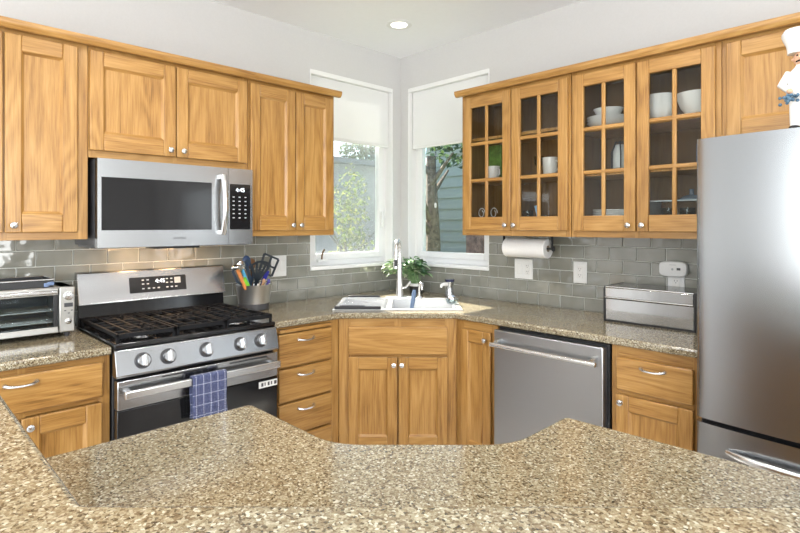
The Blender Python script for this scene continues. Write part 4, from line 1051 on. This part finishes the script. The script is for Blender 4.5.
lathe_thing('water_glass', 'shorter clear glass at bottom right of the second glass cabinet door', 'glass', [(.026,0),(.028,.003),(.034,.10),(.032,.10),(.026,.006),(.0005,.005)], (1.412, -.2, zb_), GLW)
tag(MB().tube([(1.358, -.17, zb_+.003), (1.352, -.172, zb_+.09), (1.335, -.17, zb_+.16)], [.008, .007, .009], 10).build('pale_blue_bottle_brush', plain('pale_blue', srgb(150,190,225), .3)), 'pale blue stick standing beside the tall glass', 'brush')

# ------------------------------------------------------------------ outside
GRS = plain('lawn_green', C(.09,.14,.04), .95, var=.4, vscale=3)
struct(MB().box(-30, 10, .5, 40, -.5, -.35).box(-30, -.5, -10, .5, -.5, -.35).build('ground', GRS))
STU = plain('stucco_grey', C(.55,.54,.57), .9, var=.05, vscale=6)
def siding_mat(name, c1):
    m = NT(name); m.set(Roughness=.8); tc = m.n('TexCoord'); sp = m.n('SeparateXYZ'); m.l(tc.outputs['Object'], sp.inputs[0])
    a = m.n('Math', operation='MULTIPLY'); m.l(sp.outputs[2], a.inputs[0]); a.inputs[1].default_value = 25.0
    f = m.n('Math', operation='FRACT'); m.l(a.outputs[0], f.inputs[0])
    nz = m.n('TexNoise', Scale=5.0); m.l(tc.outputs['Object'], nz.inputs['Vector'])
    m.l(m.ramp(nz.outputs[0], [(.3, tuple(c*.92 for c in c1)), (.7, tuple(c1))]), m.p.inputs['Base Color']); m.bump(f.outputs[0], .1, .005); return m.mat
t = thing('neighbour_house', 'grey neighbouring house seen through the left window', 'house', (-8.5, 3.5, -.35))
MB().box(-11, -7.6, -2.5, 9.5, -.35, 2.95).build('wall', STU, t)
MB().prism([(-11.3, 2.95), (-7.25, 2.95), (-7.25, 3.07), (-9.3, 4.1), (-11.3, 3.07)], -2.9, 10.9, 'y', M=None).build('roof', plain('roof_grey', C(.30,.30,.32), .9), t) if False else None
rf = MB(); rf.prism([(2.951, -7.30), (3.07, -7.30), (3.20, -9.3), (3.07, -11.3), (2.951, -11.3)], -2.8, 9.8, 'y'); rf.build('roof', plain('roof_grey', C(.36,.36,.38), .9, vscale=12), t)
t = thing('siding_house', 'grey-green sided house seen through the right window', 'house', (-3, 8.5, -.35))
SID = siding_mat('grey_green_siding', (.40,.425,.37))
MB().box(-6.4, 3, 7.2, 11, -.35, 4.6).build('wall', SID, t)
MB().box(-5.0, -4.1, 7.06, 7.125, -.3, 1.25).build('brick_panel', (lambda m: m)(plain('brick_red', C(.33,.19,.15), .9, var=.5, vscale=9)), t)
MB().prism([(4.6, 6.7), (4.75, 6.7), (6.2, 9.1), (4.75, 11.5), (4.6, 11.5)][::1], -10, 3.5, 'x') if False else None
rf = MB(); rf.add([(-6.8,6.7,4.61),(3.5,6.7,4.61),(3.5,11.4,4.61),(-6.8,11.4,4.61),(-6.8,9,6.2),(3.5,9,6.2)], [(0,1,5,4),(2,3,4,5),(0,4,3),(1,2,5),(0,3,2,1)]); rf.build('roof', plain('roof_brown', C(.22,.20,.18), .9), t)
mb = MB(); z = -.35
while z < 4.5:
    mb.prism([(7.13, z), (7.2, z), (7.2, z+.27), (7.17, z+.27)], -6.4, 3, 'x'); z += .27
mb.build('lap_boards', SID, t, smooth=False)
def tree(name, label, base, trunk, crowns, mats, nleaf, ls, group=None, cat='tree', seed=1):
    random.seed(seed); t = thing(name, label, cat, base, 0, group); b = Vector(base)
    if trunk:
        r0, h = trunk; mb = MB(); mb.tube([b, b+Vector((.05,.03,h*.5)), b+Vector((-.03,.05,h))], [r0, r0*.8, r0*.5], 12)
        for k in range(6):
            q = random.uniform(0, 6.28); s0 = b+Vector((0,0,h*(.55+.07*k))); mb.tube([s0, s0+Vector((math.cos(q)*.5, math.sin(q)*.5, .5))], [r0*.35, r0*.12], 7)
        mb.build('trunk', BARK, t)
    mb = MB()
    for (c_, r_) in crowns:
        for _ in range(int(nleaf*r_[0]*r_[2])):
            v = Vector((random.gauss(0,1), random.gauss(0,1), random.gauss(0,1))).normalized()*(random.random()**.35)
            p = b+Vector(c_)+Vector((v.x*r_[0], v.y*r_[1], v.z*r_[2])); s_ = ls*random.uniform(.6, 1.3)
            a_ = Vector((random.gauss(0,1), random.gauss(0,1), random.gauss(0,1))).normalized(); b2 = a_.orthogonal().normalized()
            mb.quad(p-a_*s_, p-b2*s_*.5, p+a_*s_, p+b2*s_*.5, random.choice([0, 0, 1]))
    mb.build('foliage', mats, t, smooth=False); return t
def leafm(name, c1, tr=.4):
    m = NT(name); t = m.t; t.nodes.remove(m.p); df = m.n('BsdfDiffuse'); tl = m.n('BsdfTranslucent'); mx = m.n('MixShader'); mx.inputs[0].default_value = tr
    df.inputs[0].default_value = tuple(c1)+(1,); tl.inputs[0].default_value = (c1[0]*1.3, c1[1]*1.3, c1[2]*.8, 1)
    m.l(df.outputs[0], mx.inputs[1]); m.l(tl.outputs[0], mx.inputs[2]); m.l(mx.outputs[0], m.out.inputs[0]); return m.mat
BARK = plain('bark', C(.15,.115,.09), .95, var=.5, vscale=18, bump=.6)
LF1 = leafm('sunlit_leaf', (.13,.18,.07)); LF2 = leafm('yellow_leaf', (.24,.25,.11)); LF3 = leafm('deep_leaf', (.045,.075,.04)); LF4 = leafm('blue_green_leaf', (.06,.10,.075))  # own leaf greens and yellow, mixed at random within each tree
tree('garden_tree', 'yellow-green bushy tree seen through the left window screen', (-3.6, 2.25, -.35), (.05, 1.5), [((0,.15,2.0),(.3,.3,.75)), ((0,.2,1.2),(.4,.45,.55)), ((0,-.25,.9),(.4,.35,.45))], [LF1, LF2], 2600, .035, seed=2)
tree('dark_tree', 'dark green tree top above the neighbouring house in left window', (-13.6, 11.2, -.35), (.2, 3.4), [((0,0,4.9),(1.2,1.0,1.2))], [LF3, LF4], 700, .10, seed=4)
tree('trunk_tree', 'thick brown tree trunk with high leaves at left of the right window', (-2.90, 3.5, -.35), (.15, 2.9), [((.7,.2,3.25),(1.0,.6,.60))], [LF3, LF4], 1000, .07, seed=6)
tree('low_shrub', 'low green shrub outside at the bottom of the right window', (-4.1, 5.2, -.35), None, [((0,0,.62),(.65,.4,.62))], [LF1, LF3], 1400, .045, cat='shrub', seed=8)
